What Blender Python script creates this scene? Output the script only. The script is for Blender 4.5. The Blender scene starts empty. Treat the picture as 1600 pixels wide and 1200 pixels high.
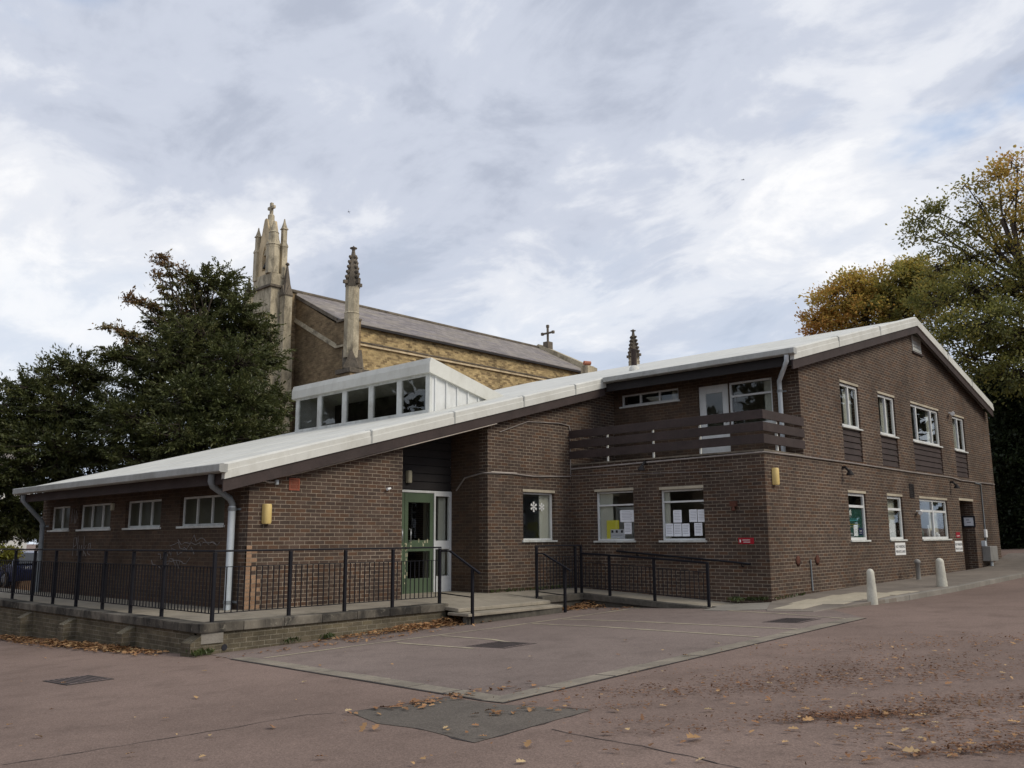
import bpy, bmesh, math, random
import numpy as np
from mathutils import Vector, Matrix
random.seed(7); rng = np.random.default_rng(11)
R = math.radians
SC = bpy.context.scene
COL = SC.collection
EYE = 1.51

# ------------------------------------------------------------------ camera
FPX, PITCH, ROLL, YAW = 1371.7, R(10.0), R(-0.386), R(43.05)     # focal length in pixels of the 1600 px photograph
_F = np.array([math.cos(YAW)*math.cos(PITCH), math.sin(YAW)*math.cos(PITCH), math.sin(PITCH)])
_R = np.array([math.sin(YAW), -math.cos(YAW), 0.0]); _U = np.cross(_R, _F)
CR = math.cos(ROLL)*_R + math.sin(ROLL)*_U; CU = -math.sin(ROLL)*_R + math.cos(ROLL)*_U
cam = bpy.data.objects.new('camera', bpy.data.cameras.new('camera'))
COL.objects.link(cam); SC.camera = cam
cam.data.sensor_width = 36; cam.data.lens = 36*FPX/1600
cam.data.clip_start = 0.1; cam.data.clip_end = 3000
m = Matrix.Identity(4)
for i in range(3):
    m[i][0] = CR[i]; m[i][1] = CU[i]; m[i][2] = -_F[i]
m[0][3], m[1][3], m[2][3] = 0, 0, EYE
cam.matrix_world = m

# surveying helpers: where a sight line meets a real surface
def ray(px, py): return CR*(px-800)/FPX + CU*(-(py-600)/FPX) + _F
O = np.array([0, 0, EYE])
def at_dist(px, py, d):
    r = ray(px, py); return O + r*d/math.hypot(r[0], r[1])
def on_x(px, py, X): r = ray(px, py); return O + r*X/r[0]
def on_y(px, py, Y): r = ray(px, py); return O + r*Y/r[1]
def on_z(px, py, Z): r = ray(px, py); return O + r*(Z-EYE)/r[2]
GA, GB, GC = 0.15, 0.016, -0.036
def gz(x, y): return GA + GB*max(-30, min(60, x)) + GC*max(-30, min(60, y)) + 0.13*max(0, min(4, x-33.2))
def on_g(px, py):
    r = ray(px, py); t = (GA-EYE)/(r[2]-GB*r[0]-GC*r[1]); return O + r*t

# ------------------------------------------------------------------ world, sun, exposure
SUN_EL, SUN_AZ = R(38), R(-72)          # azimuth measured from +X towards +Y
SUNV = Vector((math.cos(SUN_EL)*math.cos(SUN_AZ), math.cos(SUN_EL)*math.sin(SUN_AZ), math.sin(SUN_EL)))
W = bpy.data.worlds.new('World'); SC.world = W; W.use_nodes = True
def world_nodes():
    nt = W.node_tree; nt.nodes.clear(); N = nt.nodes.new; L = nt.links.new
    out = N('ShaderNodeOutputWorld'); bg = N('ShaderNodeBackground'); bg.inputs['Strength'].default_value = 0.1
    sky = N('ShaderNodeTexSky'); sky.sky_type = 'NISHITA'; sky.sun_disc = False
    sky.sun_elevation = SUN_EL; sky.sun_rotation = R(90)-SUN_AZ
    tc = N('ShaderNodeTexCoord'); sep = N('ShaderNodeSeparateXYZ'); L(tc.outputs['Generated'], sep.inputs[0])
    def math_(op, a, b=None):
        n = N('ShaderNodeMath'); n.operation = op
        for i, v in enumerate((a, b)):
            if v is None: continue
            if isinstance(v, (int, float)): n.inputs[i].default_value = v
            else: L(v, n.inputs[i])
        return n.outputs[0]
    z = math_('MAXIMUM', sep.outputs['Z'], 0.0)
    zz = math_('ADD', z, 0.26)
    cmb = N('ShaderNodeCombineXYZ'); L(math_('DIVIDE', sep.outputs['X'], zz), cmb.inputs[0]); L(math_('DIVIDE', sep.outputs['Y'], zz), cmb.inputs[1])
    def noise(scale, det, rough, dist, off, stretch=(1, 1, 1), rz=0):
        mp = N('ShaderNodeMapping'); mp.inputs['Location'].default_value = off; mp.inputs['Scale'].default_value = stretch
        mp.inputs['Rotation'].default_value = (0, 0, rz)
        L(cmb.outputs[0], mp.inputs[0]); n = N('ShaderNodeTexNoise'); n.inputs['Scale'].default_value = scale
        n.inputs['Detail'].default_value = det; n.inputs['Roughness'].default_value = rough; n.inputs['Distortion'].default_value = dist
        L(mp.outputs[0], n.inputs['Vector']); return n.outputs['Fac']
    def ramp(f, *st):
        r = N('ShaderNodeValToRGB'); L(f, r.inputs[0]); e = r.color_ramp.elements
        while len(e) < len(st): e.new(0.5)
        for i, (p, c) in enumerate(st): e[i].position = p; e[i].color = (c[0], c[1], c[2], 1)
        r.color_ramp.interpolation = 'EASE'; return r.outputs[0]
    n1 = noise(1.5, 8, 0.56, 0.35, (3.1, 1.7, 0.4), (1, 0.85, 1), R(35))
    n2 = noise(4.6, 8, 0.6, 0.4, (7.3, 2.2, 0), (1.0, 0.7, 1), R(20))
    n3 = noise(1.1, 6, 0.55, 0.6, (0.560, 9.790, 2.0), (1, 0.8, 1))
    f = math_('ADD', math_('MULTIPLY', n1, 0.62), math_('MULTIPLY', n2, 0.38))
    cl = ramp(f, (0.38, (3.8, 4.15, 5.0)), (0.46, (4.9, 5.25, 6.1)), (0.53, (6.5, 6.7, 7.2)), (0.61, (8.0, 8.0, 8.1)))
    gap = ramp(n3, (0.34, (1, 1, 1)), (0.44, (0, 0, 0)))
    bluec = N('ShaderNodeMix'); bluec.data_type = 'RGBA'; bluec.blend_type = 'ADD'; bluec.inputs[0].default_value = 1.0
    L(sky.outputs[0], bluec.inputs[6]); bluec.inputs[7].default_value = (1.4, 1.7, 2.2, 1)
    mx = N('ShaderNodeMix'); mx.data_type = 'RGBA'; L(math_('MULTIPLY', gap, 0.85), mx.inputs[0]); L(cl, mx.inputs[6]); L(bluec.outputs[2], mx.inputs[7])
    # a slate-blue layer of cloud low over the horizon
    low = N('ShaderNodeMapRange'); low.interpolation_type = 'SMOOTHSTEP'
    L(math_('ADD', z, math_('MULTIPLY', math_('SUBTRACT', n2, 0.5), 0.35)), low.inputs[0])
    low.inputs[1].default_value = 0.08; low.inputs[2].default_value = 0.36; low.inputs[3].default_value = 0.55; low.inputs[4].default_value = 0.0
    mx2 = N('ShaderNodeMix'); mx2.data_type = 'RGBA'; L(low.outputs[0], mx2.inputs[0]); L(mx.outputs[2], mx2.inputs[6]); mx2.inputs[7].default_value = (4.7, 5.6, 6.9, 1)
    L(mx2.outputs[2], bg.inputs['Color']); L(bg.outputs[0], out.inputs[0])
world_nodes()
sun = bpy.data.objects.new('sun', bpy.data.lights.new('sun', 'SUN')); COL.objects.link(sun)
sun.data.energy = 1.55; sun.data.angle = R(25); sun.data.color = (1.0, 0.92, 0.78)
sun.rotation_euler = (-SUNV).to_track_quat('-Z', 'Y').to_euler(); sun.location = (0, -20, 40)
SC.view_settings.view_transform = 'Standard'; SC.view_settings.look = 'None'
SC.view_settings.exposure = 0.33; SC.view_settings.gamma = 1.0

# ------------------------------------------------------------------ materials
MATS = {}
class NB:
    """small node-building helper for one material"""
    def __init__(s, name):
        s.m = bpy.data.materials.new(name); s.m.use_nodes = True; s.nt = s.m.node_tree
        s.b = s.nt.nodes['Principled BSDF']; s.out = s.nt.nodes['Material Output']; s.uv = None
    def n(s, t): return s.nt.nodes.new('ShaderNode'+t)
    def l(s, a, b): s.nt.links.new(a, b)
    def coord(s, which='Object'):
        t = s.n('TexCoord'); return t.outputs[which]
    def noise(s, vec, scale, det=4, rough=0.55, dist=0.0):
        n = s.n('TexNoise'); s.l(vec, n.inputs['Vector'])
        for k, v in (('Scale', scale), ('Detail', det), ('Roughness', rough), ('Distortion', dist)): n.inputs[k].default_value = v
        return n.outputs['Fac']
    def mapv(s, vec, scale=(1, 1, 1), loc=(0, 0, 0), rot=(0, 0, 0)):
        n = s.n('Mapping'); s.l(vec, n.inputs[0]); n.inputs['Scale'].default_value = scale; n.inputs['Location'].default_value = loc; n.inputs['Rotation'].default_value = rot
        return n.outputs[0]
    def ramp(s, f, *st, interp='LINEAR'):
        r = s.n('ValToRGB'); s.l(f, r.inputs[0]); e = r.color_ramp.elements
        while len(e) < len(st): e.new(0.5)
        for i, (p, c) in enumerate(st):
            e[i].position = p; e[i].color = (c, c, c, 1) if isinstance(c, (int, float)) else (*c, 1)
        r.color_ramp.interpolation = interp
        return r.outputs[0]
    def mix(s, f, a, b, mode='MIX'):
        n = s.n('Mix'); n.data_type = 'RGBA'; n.blend_type = mode
        for i, v in ((0, f), (6, a), (7, b)):
            if isinstance(v, (int, float)): n.inputs[i].default_value = v if i == 0 else (v, v, v, 1)
            elif isinstance(v, tuple): n.inputs[i].default_value = (*v, 1)
            else: s.l(v, n.inputs[i])
        return n.outputs[2]
    def bump(s, h, strength=0.3, dist=0.01):
        n = s.n('Bump'); n.inputs['Strength'].default_value = strength; n.inputs['Distance'].default_value = dist
        s.l(h, n.inputs['Height']); s.l(n.outputs[0], s.b.inputs['Normal'])
    def fin(s, col, rough=0.8, spec=0.3, metal=0.0):
        if isinstance(col, tuple): s.b.inputs['Base Color'].default_value = (*col, 1)
        else: s.l(col, s.b.inputs['Base Color'])
        if isinstance(rough, (int, float)): s.b.inputs['Roughness'].default_value = rough
        else: s.l(rough, s.b.inputs['Roughness'])
        s.b.inputs['Specular IOR Level'].default_value = spec; s.b.inputs['Metallic'].default_value = metal
        MATS[s.m.name] = s.m; return s.m
def mat_plain(name, col, rough=0.6, var=0.18, scale=3.0, spec=0.3, metal=0.0, fine=40, bump=0.0, dirt=0.0, dirtcol=(0.05, 0.045, 0.04)):
    k = NB(name); v = k.coord()
    a = k.noise(v, scale, 5, 0.6); b = k.noise(v, fine, 3, 0.6)
    lo = tuple(c*(1-var) for c in col); hi = tuple(min(1, c*(1+var)) for c in col)
    c = k.mix(k.ramp(a, (0.3, 0), (0.7, 1)), lo, hi)
    c = k.mix(0.35*min(1, var*3), c, k.ramp(b, (0.3, 0.25), (0.7, 0.85)), 'OVERLAY')
    if dirt:
        d = k.noise(k.mapv(v, (1, 1, 0.45)), 2.3, 7, 0.68, 0.4)
        c = k.mix(k.ramp(d, (0.46, 0), (0.70, dirt)), c, dirtcol)
    if bump: k.bump(b, bump, 0.01)
    return k.fin(c, rough, spec, metal)
def mat_brick(name, c1, c2, mortar, c3=None, bw=0.225, bh=0.075, ms=0.011, stain=0.5, bumpd=0.006, blot=0.0):
    k = NB(name); uv = k.coord('UV'); v = k.coord()
    br = k.n('TexBrick'); k.l(uv, br.inputs['Vector']); br.offset = 0.5
    br.inputs['Scale'].default_value = 1; br.inputs['Brick Width'].default_value = bw; br.inputs['Row Height'].default_value = bh
    br.inputs['Mortar Size'].default_value = ms*0.5; br.inputs['Mortar Smooth'].default_value = 0.25; br.inputs['Bias'].default_value = 0.0
    br.inputs['Color1'].default_value = (*c1, 1); br.inputs['Color2'].default_value = (*c2, 1)
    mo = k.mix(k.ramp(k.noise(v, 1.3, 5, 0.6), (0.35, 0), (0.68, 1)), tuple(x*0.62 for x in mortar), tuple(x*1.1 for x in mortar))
    k.l(mo, br.inputs['Mortar'])
    # some bricks of a third colour: a coarse cell per brick course
    bricks = br.outputs['Color']
    if c3:
        b2 = k.n('TexBrick'); k.l(uv, b2.inputs['Vector']); b2.offset = 0.5
        for a, x in (('Scale', 1), ('Brick Width', bw), ('Row Height', bh), ('Mortar Size', 0.0), ('Bias', -0.5)): b2.inputs[a].default_value = x
        b2.inputs['Color1'].default_value = (0, 0, 0, 1); b2.inputs['Color2'].default_value = (1, 1, 1, 1); b2.inputs['Mortar'].default_value = (0, 0, 0, 1)
        inv = k.n('Math'); inv.operation = 'SUBTRACT'; inv.inputs[0].default_value = 1; k.l(br.outputs['Fac'], inv.inputs[1])
        mul = k.n('Math'); mul.operation = 'MULTIPLY'; k.l(b2.outputs['Color'], mul.inputs[0]); k.l(inv.outputs[0], mul.inputs[1])
        bricks = k.mix(mul.outputs[0], bricks, c3)
    fine = k.noise(v, 55, 4, 0.65)
    c = k.mix(0.5, bricks, k.ramp(fine, (0.25, 0.22), (0.75, 0.8)), 'OVERLAY')
    big = k.noise(k.mapv(v, (1, 1, 0.55)), 0.55, 6, 0.62, 0.3)
    c = k.mix(1.0, c, k.ramp(big, (0.28, 1-stain*0.75), (0.5, 1-stain*0.2), (0.72, 1.12)), 'MULTIPLY')
    st = k.noise(k.mapv(v, (1.0, 1.0, 0.22)), 1.1, 6, 0.7)
    c = k.mix(k.ramp(st, (0.56, 0), (0.78, stain*0.7)), c, tuple(x*0.55 for x in c2))
    if blot:
        c = k.mix(blot, c, k.ramp(k.noise(k.mapv(v, (1, 1, 2.2)), 2.6, 6, 0.75), (0.32, 0.18), (0.68, 0.82)), 'OVERLAY')
    inv2 = k.n('Math'); inv2.operation = 'MULTIPLY_ADD'; k.l(br.outputs['Fac'], inv2.inputs[0]); inv2.inputs[1].default_value = -1.0; k.l(fine, inv2.inputs[2])
    k.bump(inv2.outputs[0], 0.55, bumpd)
    return k.fin(c, 0.88, 0.2)
def mat_glass(name, tint=(0.72, 0.76, 0.74), ior=1.5, rough=0.015):
    k = NB(name); k.nt.nodes.remove(k.b)
    tr = k.n('BsdfTransparent'); tr.inputs[0].default_value = (*tint, 1)
    gl = k.n('BsdfGlossy'); gl.inputs['Roughness'].default_value = rough; gl.inputs['Color'].default_value = (0.9, 0.93, 0.95, 1)
    fr = k.n('Fresnel'); ge = k.n('NewGeometry'); ma = k.n('Math'); ma.operation = 'MULTIPLY_ADD'; k.l(ge.outputs['Backfacing'], ma.inputs[0]); ma.inputs[1].default_value = 1/ior-ior; ma.inputs[2].default_value = ior; k.l(ma.outputs[0], fr.inputs[0])
    v = k.coord(); nz = k.noise(v, 1.4, 2, 0.5); bp = k.n('Bump'); bp.inputs['Strength'].default_value = 0.06; bp.inputs['Distance'].default_value = 0.02
    k.l(nz, bp.inputs['Height']); k.l(bp.outputs[0], gl.inputs['Normal'])
    mx = k.n('MixShader'); k.l(fr.outputs[0], mx.inputs[0]); k.l(tr.outputs[0], mx.inputs[1]); k.l(gl.outputs[0], mx.inputs[2]); k.l(mx.outputs[0], k.out.inputs[0])
    MATS[name] = k.m; return k.m
def mat_leaf(name, *stops, hue_noise=0.5, trans=0.3):
    """leaf colour from the 'tint' attribute, a clump noise and a random value for every leaf"""
    k = NB(name); k.nt.nodes.remove(k.b)
    at = k.n('Attribute'); at.attribute_name = 'tint'
    ge = k.n('NewGeometry'); v = k.coord()
    nz = k.noise(v, 0.55, 4, 0.6)
    a = k.n('Math'); a.operation = 'MULTIPLY_ADD'; k.l(nz, a.inputs[0]); a.inputs[1].default_value = hue_noise; k.l(at.outputs['Fac'], a.inputs[2])
    b = k.n('Math'); b.operation = 'MULTIPLY_ADD'; k.l(ge.outputs['Random Per Island'], b.inputs[0]); b.inputs[1].default_value = 0.35; k.l(a.outputs[0], b.inputs[2])
    c = k.n('Math'); c.operation = 'SUBTRACT'; k.l(b.outputs[0], c.inputs[0]); c.inputs[1].default_value = hue_noise*0.5+0.175
    col = k.ramp(c.outputs[0], *stops)
    col = k.mix(1.0, col, k.ramp(k.noise(v, 1.7, 3, 0.6), (0.3, 0.6), (0.7, 1.25)), 'MULTIPLY')
    d = k.n('BsdfDiffuse'); t = k.n('BsdfTranslucent'); g = k.n('BsdfGlossy'); g.inputs['Roughness'].default_value = 0.45
    k.l(col, d.inputs[0]); k.l(col, t.inputs[0])
    m1 = k.n('MixShader'); m1.inputs[0].default_value = trans; k.l(d.outputs[0], m1.inputs[1]); k.l(t.outputs[0], m1.inputs[2])
    m2 = k.n('MixShader'); m2.inputs[0].default_value = 0.03; k.l(m1.outputs[0], m2.inputs[1]); k.l(g.outputs[0], m2.inputs[2])
    k.l(m2.outputs[0], k.out.inputs[0]); MATS[name] = k.m; return k.m

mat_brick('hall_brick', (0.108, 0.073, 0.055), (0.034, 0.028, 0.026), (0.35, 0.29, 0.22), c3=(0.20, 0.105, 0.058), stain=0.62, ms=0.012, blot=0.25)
mat_brick('shaded_hall_brick', (0.105, 0.068, 0.046), (0.042, 0.031, 0.026), (0.175, 0.135, 0.098), c3=(0.16, 0.09, 0.05), stain=0.7, blot=0.25)  # darker copy of the hall brick: shade of eaves and recesses put into its colour
mat_brick('garden_wall_brick', (0.165, 0.136, 0.092), (0.075, 0.066, 0.048), (0.28, 0.25, 0.19), c3=(0.22, 0.18, 0.11), stain=0.75, blot=0.5)
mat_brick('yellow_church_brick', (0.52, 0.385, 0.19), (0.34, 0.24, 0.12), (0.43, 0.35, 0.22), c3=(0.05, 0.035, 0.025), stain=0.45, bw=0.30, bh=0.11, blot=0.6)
mat_brick('shaded_church_brick', (0.26, 0.185, 0.105), (0.12, 0.085, 0.05), (0.33, 0.26, 0.17), c3=(0.42, 0.31, 0.17), stain=0.55, bw=0.30, bh=0.11, blot=0.7)  # darker copy of the church brick, with the west front's shade in its colour
mat_brick('pale_quoin', (0.34, 0.215, 0.135), (0.24, 0.145, 0.09), (0.36, 0.29, 0.21), stain=0.4)
mat_plain('stone', (0.44, 0.38, 0.27), 0.9, 0.25, 0.9, fine=14, bump=0.25, dirt=0.85, dirtcol=(0.09, 0.075, 0.055))
mat_plain('dark_stone', (0.15, 0.125, 0.095), 0.9, 0.4, 1.2, fine=14, bump=0.3, dirt=0.7)
def mat_coping():
    k = NB('coping_stone'); v = k.coord()
    a = k.noise(k.mapv(v, (1, 1, 0.6)), 1.7, 7, 0.7, 0.5); b = k.noise(v, 9, 5, 0.7)
    c = k.mix(k.ramp(a, (0.40, 0), (0.64, 1)), (0.040, 0.037, 0.033), (0.175, 0.155, 0.125))
    g = k.n('NewGeometry'); c = k.mix(0.55, c, k.ramp(g.outputs['Random Per Island'], (0.0, 0.2), (1.0, 0.75)), 'OVERLAY')
    c = k.mix(k.ramp(b, (0.60, 0), (0.74, 0.7)), c, (0.30, 0.275, 0.22)); k.bump(b, 0.35, 0.01); return k.fin(c, 0.9, 0.2)
mat_coping()
mat_plain('dark_kerb', (0.095, 0.085, 0.07), 0.9, 0.4, 1.2, fine=14, bump=0.3, dirt=0.7, dirtcol=(0.03, 0.028, 0.025))
mat_plain('pale_stone', (0.62, 0.49, 0.31), 0.9, 0.15, 1.0, fine=14, dirt=0.4)
mat_plain('roof_white', (0.615, 0.61, 0.56), 0.6, 0.08, 0.7, spec=0.3, dirt=0.32, dirtcol=(0.34, 0.32, 0.26))
mat_plain('gutter_grey', (0.39, 0.395, 0.375), 0.55, 0.14, 1.5, dirt=0.5, dirtcol=(0.16, 0.15, 0.12))
mat_plain('trim_white', (0.64, 0.65, 0.64), 0.5, 0.08, 2.0, dirt=0.3, dirtcol=(0.3, 0.28, 0.23))
mat_plain('old_white', (0.60, 0.61, 0.58), 0.6, 0.12, 3.0, dirt=0.5, dirtcol=(0.24, 0.21, 0.16))
mat_plain('pipe_white', (0.58, 0.63, 0.66), 0.4, 0.08, 2.0, dirt=0.2, dirtcol=(0.3, 0.3, 0.27))
mat_plain('pipe_grey', (0.24, 0.26, 0.27), 0.45, 0.15, 2.0, dirt=0.3)
mat_plain('brown_timber', (0.047, 0.033, 0.030), 0.7, 0.25, 2.0, fine=25, dirt=0.25)
mat_plain('dark_timber', (0.022, 0.019, 0.019), 0.7, 0.2, 2.0)
mat_plain('black_paint', (0.010, 0.010, 0.014), 0.5, 0.15, 5.0, spec=0.22)
mat_plain('concrete', (0.235, 0.215, 0.185), 0.9, 0.2, 1.1, fine=60, bump=0.2, dirt=0.45, dirtcol=(0.13, 0.12, 0.10))
mat_plain('edging_stone', (0.232, 0.200, 0.156), 0.92, 0.3, 0.9, fine=60, bump=0.2, dirt=0.6, dirtcol=(0.10, 0.088, 0.078))
mat_plain('paving', (0.30, 0.265, 0.21), 0.9, 0.18, 0.8, fine=50, bump=0.2, dirt=0.5, dirtcol=(0.13, 0.115, 0.09))
mat_plain('pavement_mat', (0.205, 0.175, 0.145), 0.92, 0.2, 0.9, fine=60, bump=0.2, dirt=0.5, dirtcol=(0.10, 0.085, 0.07))
mat_plain('pale_slab', (0.42, 0.37, 0.28), 0.9, 0.18, 1.4, fine=50, dirt=0.35, dirtcol=(0.2, 0.18, 0.14))
mat_plain('bollard_white', (0.54, 0.52, 0.44), 0.85, 0.15, 3.0, fine=30, bump=0.2, dirt=0.45, dirtcol=(0.25, 0.23, 0.18))
mat_plain('green_paint', (0.075, 0.108, 0.064), 0.45, 0.15, 2.0, spec=0.4)
mat_plain('flaked_paint', (0.40, 0.38, 0.26), 0.8, 0.2, 9)
mat_plain('yellow_plastic', (0.66, 0.49, 0.19), 0.45, 0.08, 3.0)
mat_plain('terracotta', (0.28, 0.085, 0.05), 0.8, 0.15, 5)
mat_plain('clay_pot', (0.42, 0.17, 0.11), 0.8, 0.15, 5)
mat_plain('sign_red', (0.30, 0.012, 0.022), 0.4, 0.1, 3)
mat_plain('sign_white', (0.78, 0.78, 0.76), 0.5, 0.04, 3)
mat_plain('paper', (0.80, 0.82, 0.86), 0.7, 0.03, 3)
mat_plain('paper_yellow', (0.66, 0.60, 0.05), 0.6, 0.04, 3)
mat_plain('poster_green', (0.02, 0.075, 0.06), 0.4, 0.1, 3)
mat_plain('poster_teal', (0.05, 0.26, 0.28), 0.4, 0.1, 3)
mat_plain('poster_olive', (0.16, 0.15, 0.03), 0.4, 0.1, 3)
mat_plain('navy_print', (0.02, 0.025, 0.10), 0.4, 0.1, 3)
mat_plain('black_print', (0.02, 0.02, 0.025), 0.5, 0.1, 3)
mat_plain('grey_print', (0.32, 0.33, 0.37), 0.6, 0.1, 3)
mat_plain('plaster', (0.50, 0.49, 0.42), 0.9, 0.06, 1.0)
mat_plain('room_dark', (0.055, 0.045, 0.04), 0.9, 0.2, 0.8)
mat_plain('blind_cloth', (0.42, 0.42, 0.37), 0.9, 0.06, 2.0)
mat_plain('grey_meter_box', (0.27, 0.26, 0.24), 0.6, 0.1, 3, dirt=0.3)
mat_plain('conduit', (0.24, 0.21, 0.19), 0.6, 0.2, 4)
mat_plain('white_cable', (0.50, 0.44, 0.38), 0.6, 0.1, 4)
mat_plain('rust', (0.09, 0.035, 0.022), 0.9, 0.3, 9)
mat_plain('iron_cover', (0.125, 0.092, 0.082), 0.7, 0.3, 7, fine=60, bump=0.4)
mat_plain('tar', (0.045, 0.038, 0.036), 0.95, 0.3, 2, fine=80)
mat_plain('bark', (0.055, 0.043, 0.033), 0.95, 0.3, 4, fine=18, bump=0.5)
mat_plain('chalk', (0.21, 0.19, 0.18), 0.9, 0.2, 8)
mat_plain('car_paint', (0.025, 0.035, 0.10), 0.22, 0.05, 2, spec=0.6)
mat_plain('tyre', (0.02, 0.02, 0.02), 0.9, 0.1, 5)
mat_plain('alloy', (0.45, 0.46, 0.48), 0.35, 0.1, 5, metal=0.7)
mat_plain('car_glass', (0.05, 0.06, 0.07), 0.08, 0.1, 2, spec=0.8)
mat_plain('pale_car_glass', (0.75, 0.77, 0.80), 0.15, 0.05, 4, spec=0.6)
mat_plain('bird_grey', (0.06, 0.06, 0.065), 0.8, 0.2, 6)
mat_plain('render_white', (0.75, 0.75, 0.72), 0.8, 0.05, 1)
mat_plain('beige_plastic', (0.42, 0.39, 0.28), 0.5, 0.1, 4)
mat_plain('frosted', (0.058, 0.058, 0.040), 0.35, 0.3, 1.4, spec=0.22)
mat_glass('window_glass', (0.95, 0.96, 0.95), 1.45); mat_glass('clerestory_glass', (0.8, 0.8, 0.78), 1.5)
def mat_asphalt(name, base, lo, hi, marks):
    k = NB(name); v = k.coord()
    big = k.noise(v, 0.22, 6, 0.62, 0.4); mid = k.noise(v, 1.6, 6, 0.68); fine = k.noise(v, 75, 3, 0.7)
    vo = k.n('TexVoronoi'); k.l(v, vo.inputs['Vector']); vo.inputs['Scale'].default_value = 85
    c = k.mix(k.ramp(big, (0.32, 0), (0.68, 1)), lo, hi)
    c = k.mix(k.ramp(mid, (0.30, 0.55), (0.50, 0.0)), c, tuple(x*0.62 for x in base))
    c = k.mix(k.ramp(mid, (0.58, 0.0), (0.80, 0.4)), c, tuple(min(1, x*1.35) for x in base))
    c = k.mix(0.42, c, k.ramp(vo.outputs['Color'], (0.1, 0.25), (0.9, 0.75)), 'OVERLAY')
    c = k.mix(0.35, c, k.ramp(fine, (0.25, 0.2), (0.75, 0.8)), 'OVERLAY')
    sp = k.noise(v, 3.7, 8, 0.85, 0.6)
    c = k.mix(k.ramp(sp, (0.60, 0.0), (0.70, marks)), c, (0.06, 0.045, 0.04))
    k.bump(vo.outputs['Distance'], 0.35, 0.006)
    return k.fin(c, 0.93, 0.15)
mat_asphalt('asphalt', (0.205, 0.148, 0.122), (0.170, 0.123, 0.102), (0.238, 0.173, 0.144), 0.5)
mat_asphalt('bay_asphalt', (0.200, 0.158, 0.138), (0.168, 0.132, 0.116), (0.228, 0.181, 0.158), 0.35)
mat_asphalt('patch_tarmac', (0.125, 0.108, 0.092), (0.108, 0.095, 0.081), (0.148, 0.126, 0.106), 0.25)
def mat_slate():
    k = NB('slate'); uv = k.coord('UV'); v = k.coord()
    br = k.n('TexBrick'); k.l(uv, br.inputs['Vector']); br.offset = 0.5
    for a, x in (('Scale', 1), ('Brick Width', 0.5), ('Row Height', 0.34), ('Mortar Size', 0.012), ('Bias', 0.0)): br.inputs[a].default_value = x
    br.inputs['Color1'].default_value = (0.255, 0.225, 0.215, 1); br.inputs['Color2'].default_value = (0.15, 0.132, 0.135, 1); br.inputs['Mortar'].default_value = (0.06, 0.05, 0.05, 1)
    c = k.mix(k.ramp(k.noise(k.mapv(v, (0.6, 2, 2)), 0.7, 6, 0.7, 0.5), (0.40, 0), (0.66, 0.8)), br.outputs['Color'], (0.27, 0.235, 0.185))
    c = k.mix(0.6, c, k.ramp(k.noise(k.mapv(v, (0.7, 3, 3), rot=(0, 0, 0.5)), 1.5, 6, 0.75), (0.3, 0.25), (0.7, 0.8)), 'OVERLAY')
    return k.fin(c, 0.75, 0.35)
mat_slate()
def mat_paintline():
    k = NB('faded_line'); v = k.coord()
    n = k.noise(v, 2.2, 7, 0.75); 
    c = k.mix(k.ramp(n, (0.34, 0), (0.56, 1)), (0.215, 0.18, 0.155), (0.42, 0.37, 0.26))
    return k.fin(c, 0.9, 0.15)
mat_paintline()
mat_leaf('yew_leaf', (0.0, (0.038, 0.050, 0.019)), (0.45, (0.095, 0.108, 0.036)), (0.72, (0.155, 0.150, 0.055)), (1.0, (0.24, 0.135, 0.065)), trans=0.25)
mat_leaf('oak_leaf', (0.0, (0.135, 0.152, 0.052)), (0.38, (0.28, 0.265, 0.07)), (0.66, (0.54, 0.40, 0.095)), (1.0, (0.62, 0.33, 0.10)), trans=0.55)
mat_leaf('dark_leaf', (0.0, (0.014, 0.022, 0.012)), (0.6, (0.036, 0.050, 0.018)), (1.0, (0.08, 0.09, 0.03)), trans=0.15)
mat_leaf('bright_leaf', (0.0, (0.12, 0.14, 0.02)), (0.6, (0.28, 0.25, 0.04)), (1.0, (0.3, 0.12, 0.05)), trans=0.3)
mat_leaf('fallen_leaf', (0.0, (0.12, 0.058, 0.032)), (0.4, (0.30, 0.155, 0.075)), (0.7, (0.46, 0.28, 0.13)), (1.0, (0.56, 0.42, 0.23)), trans=0.05, hue_noise=0.3)
mat_leaf('weed_leaf', (0.0, (0.03, 0.05, 0.015)), (1.0, (0.09, 0.11, 0.03)), trans=0.2)

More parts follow.
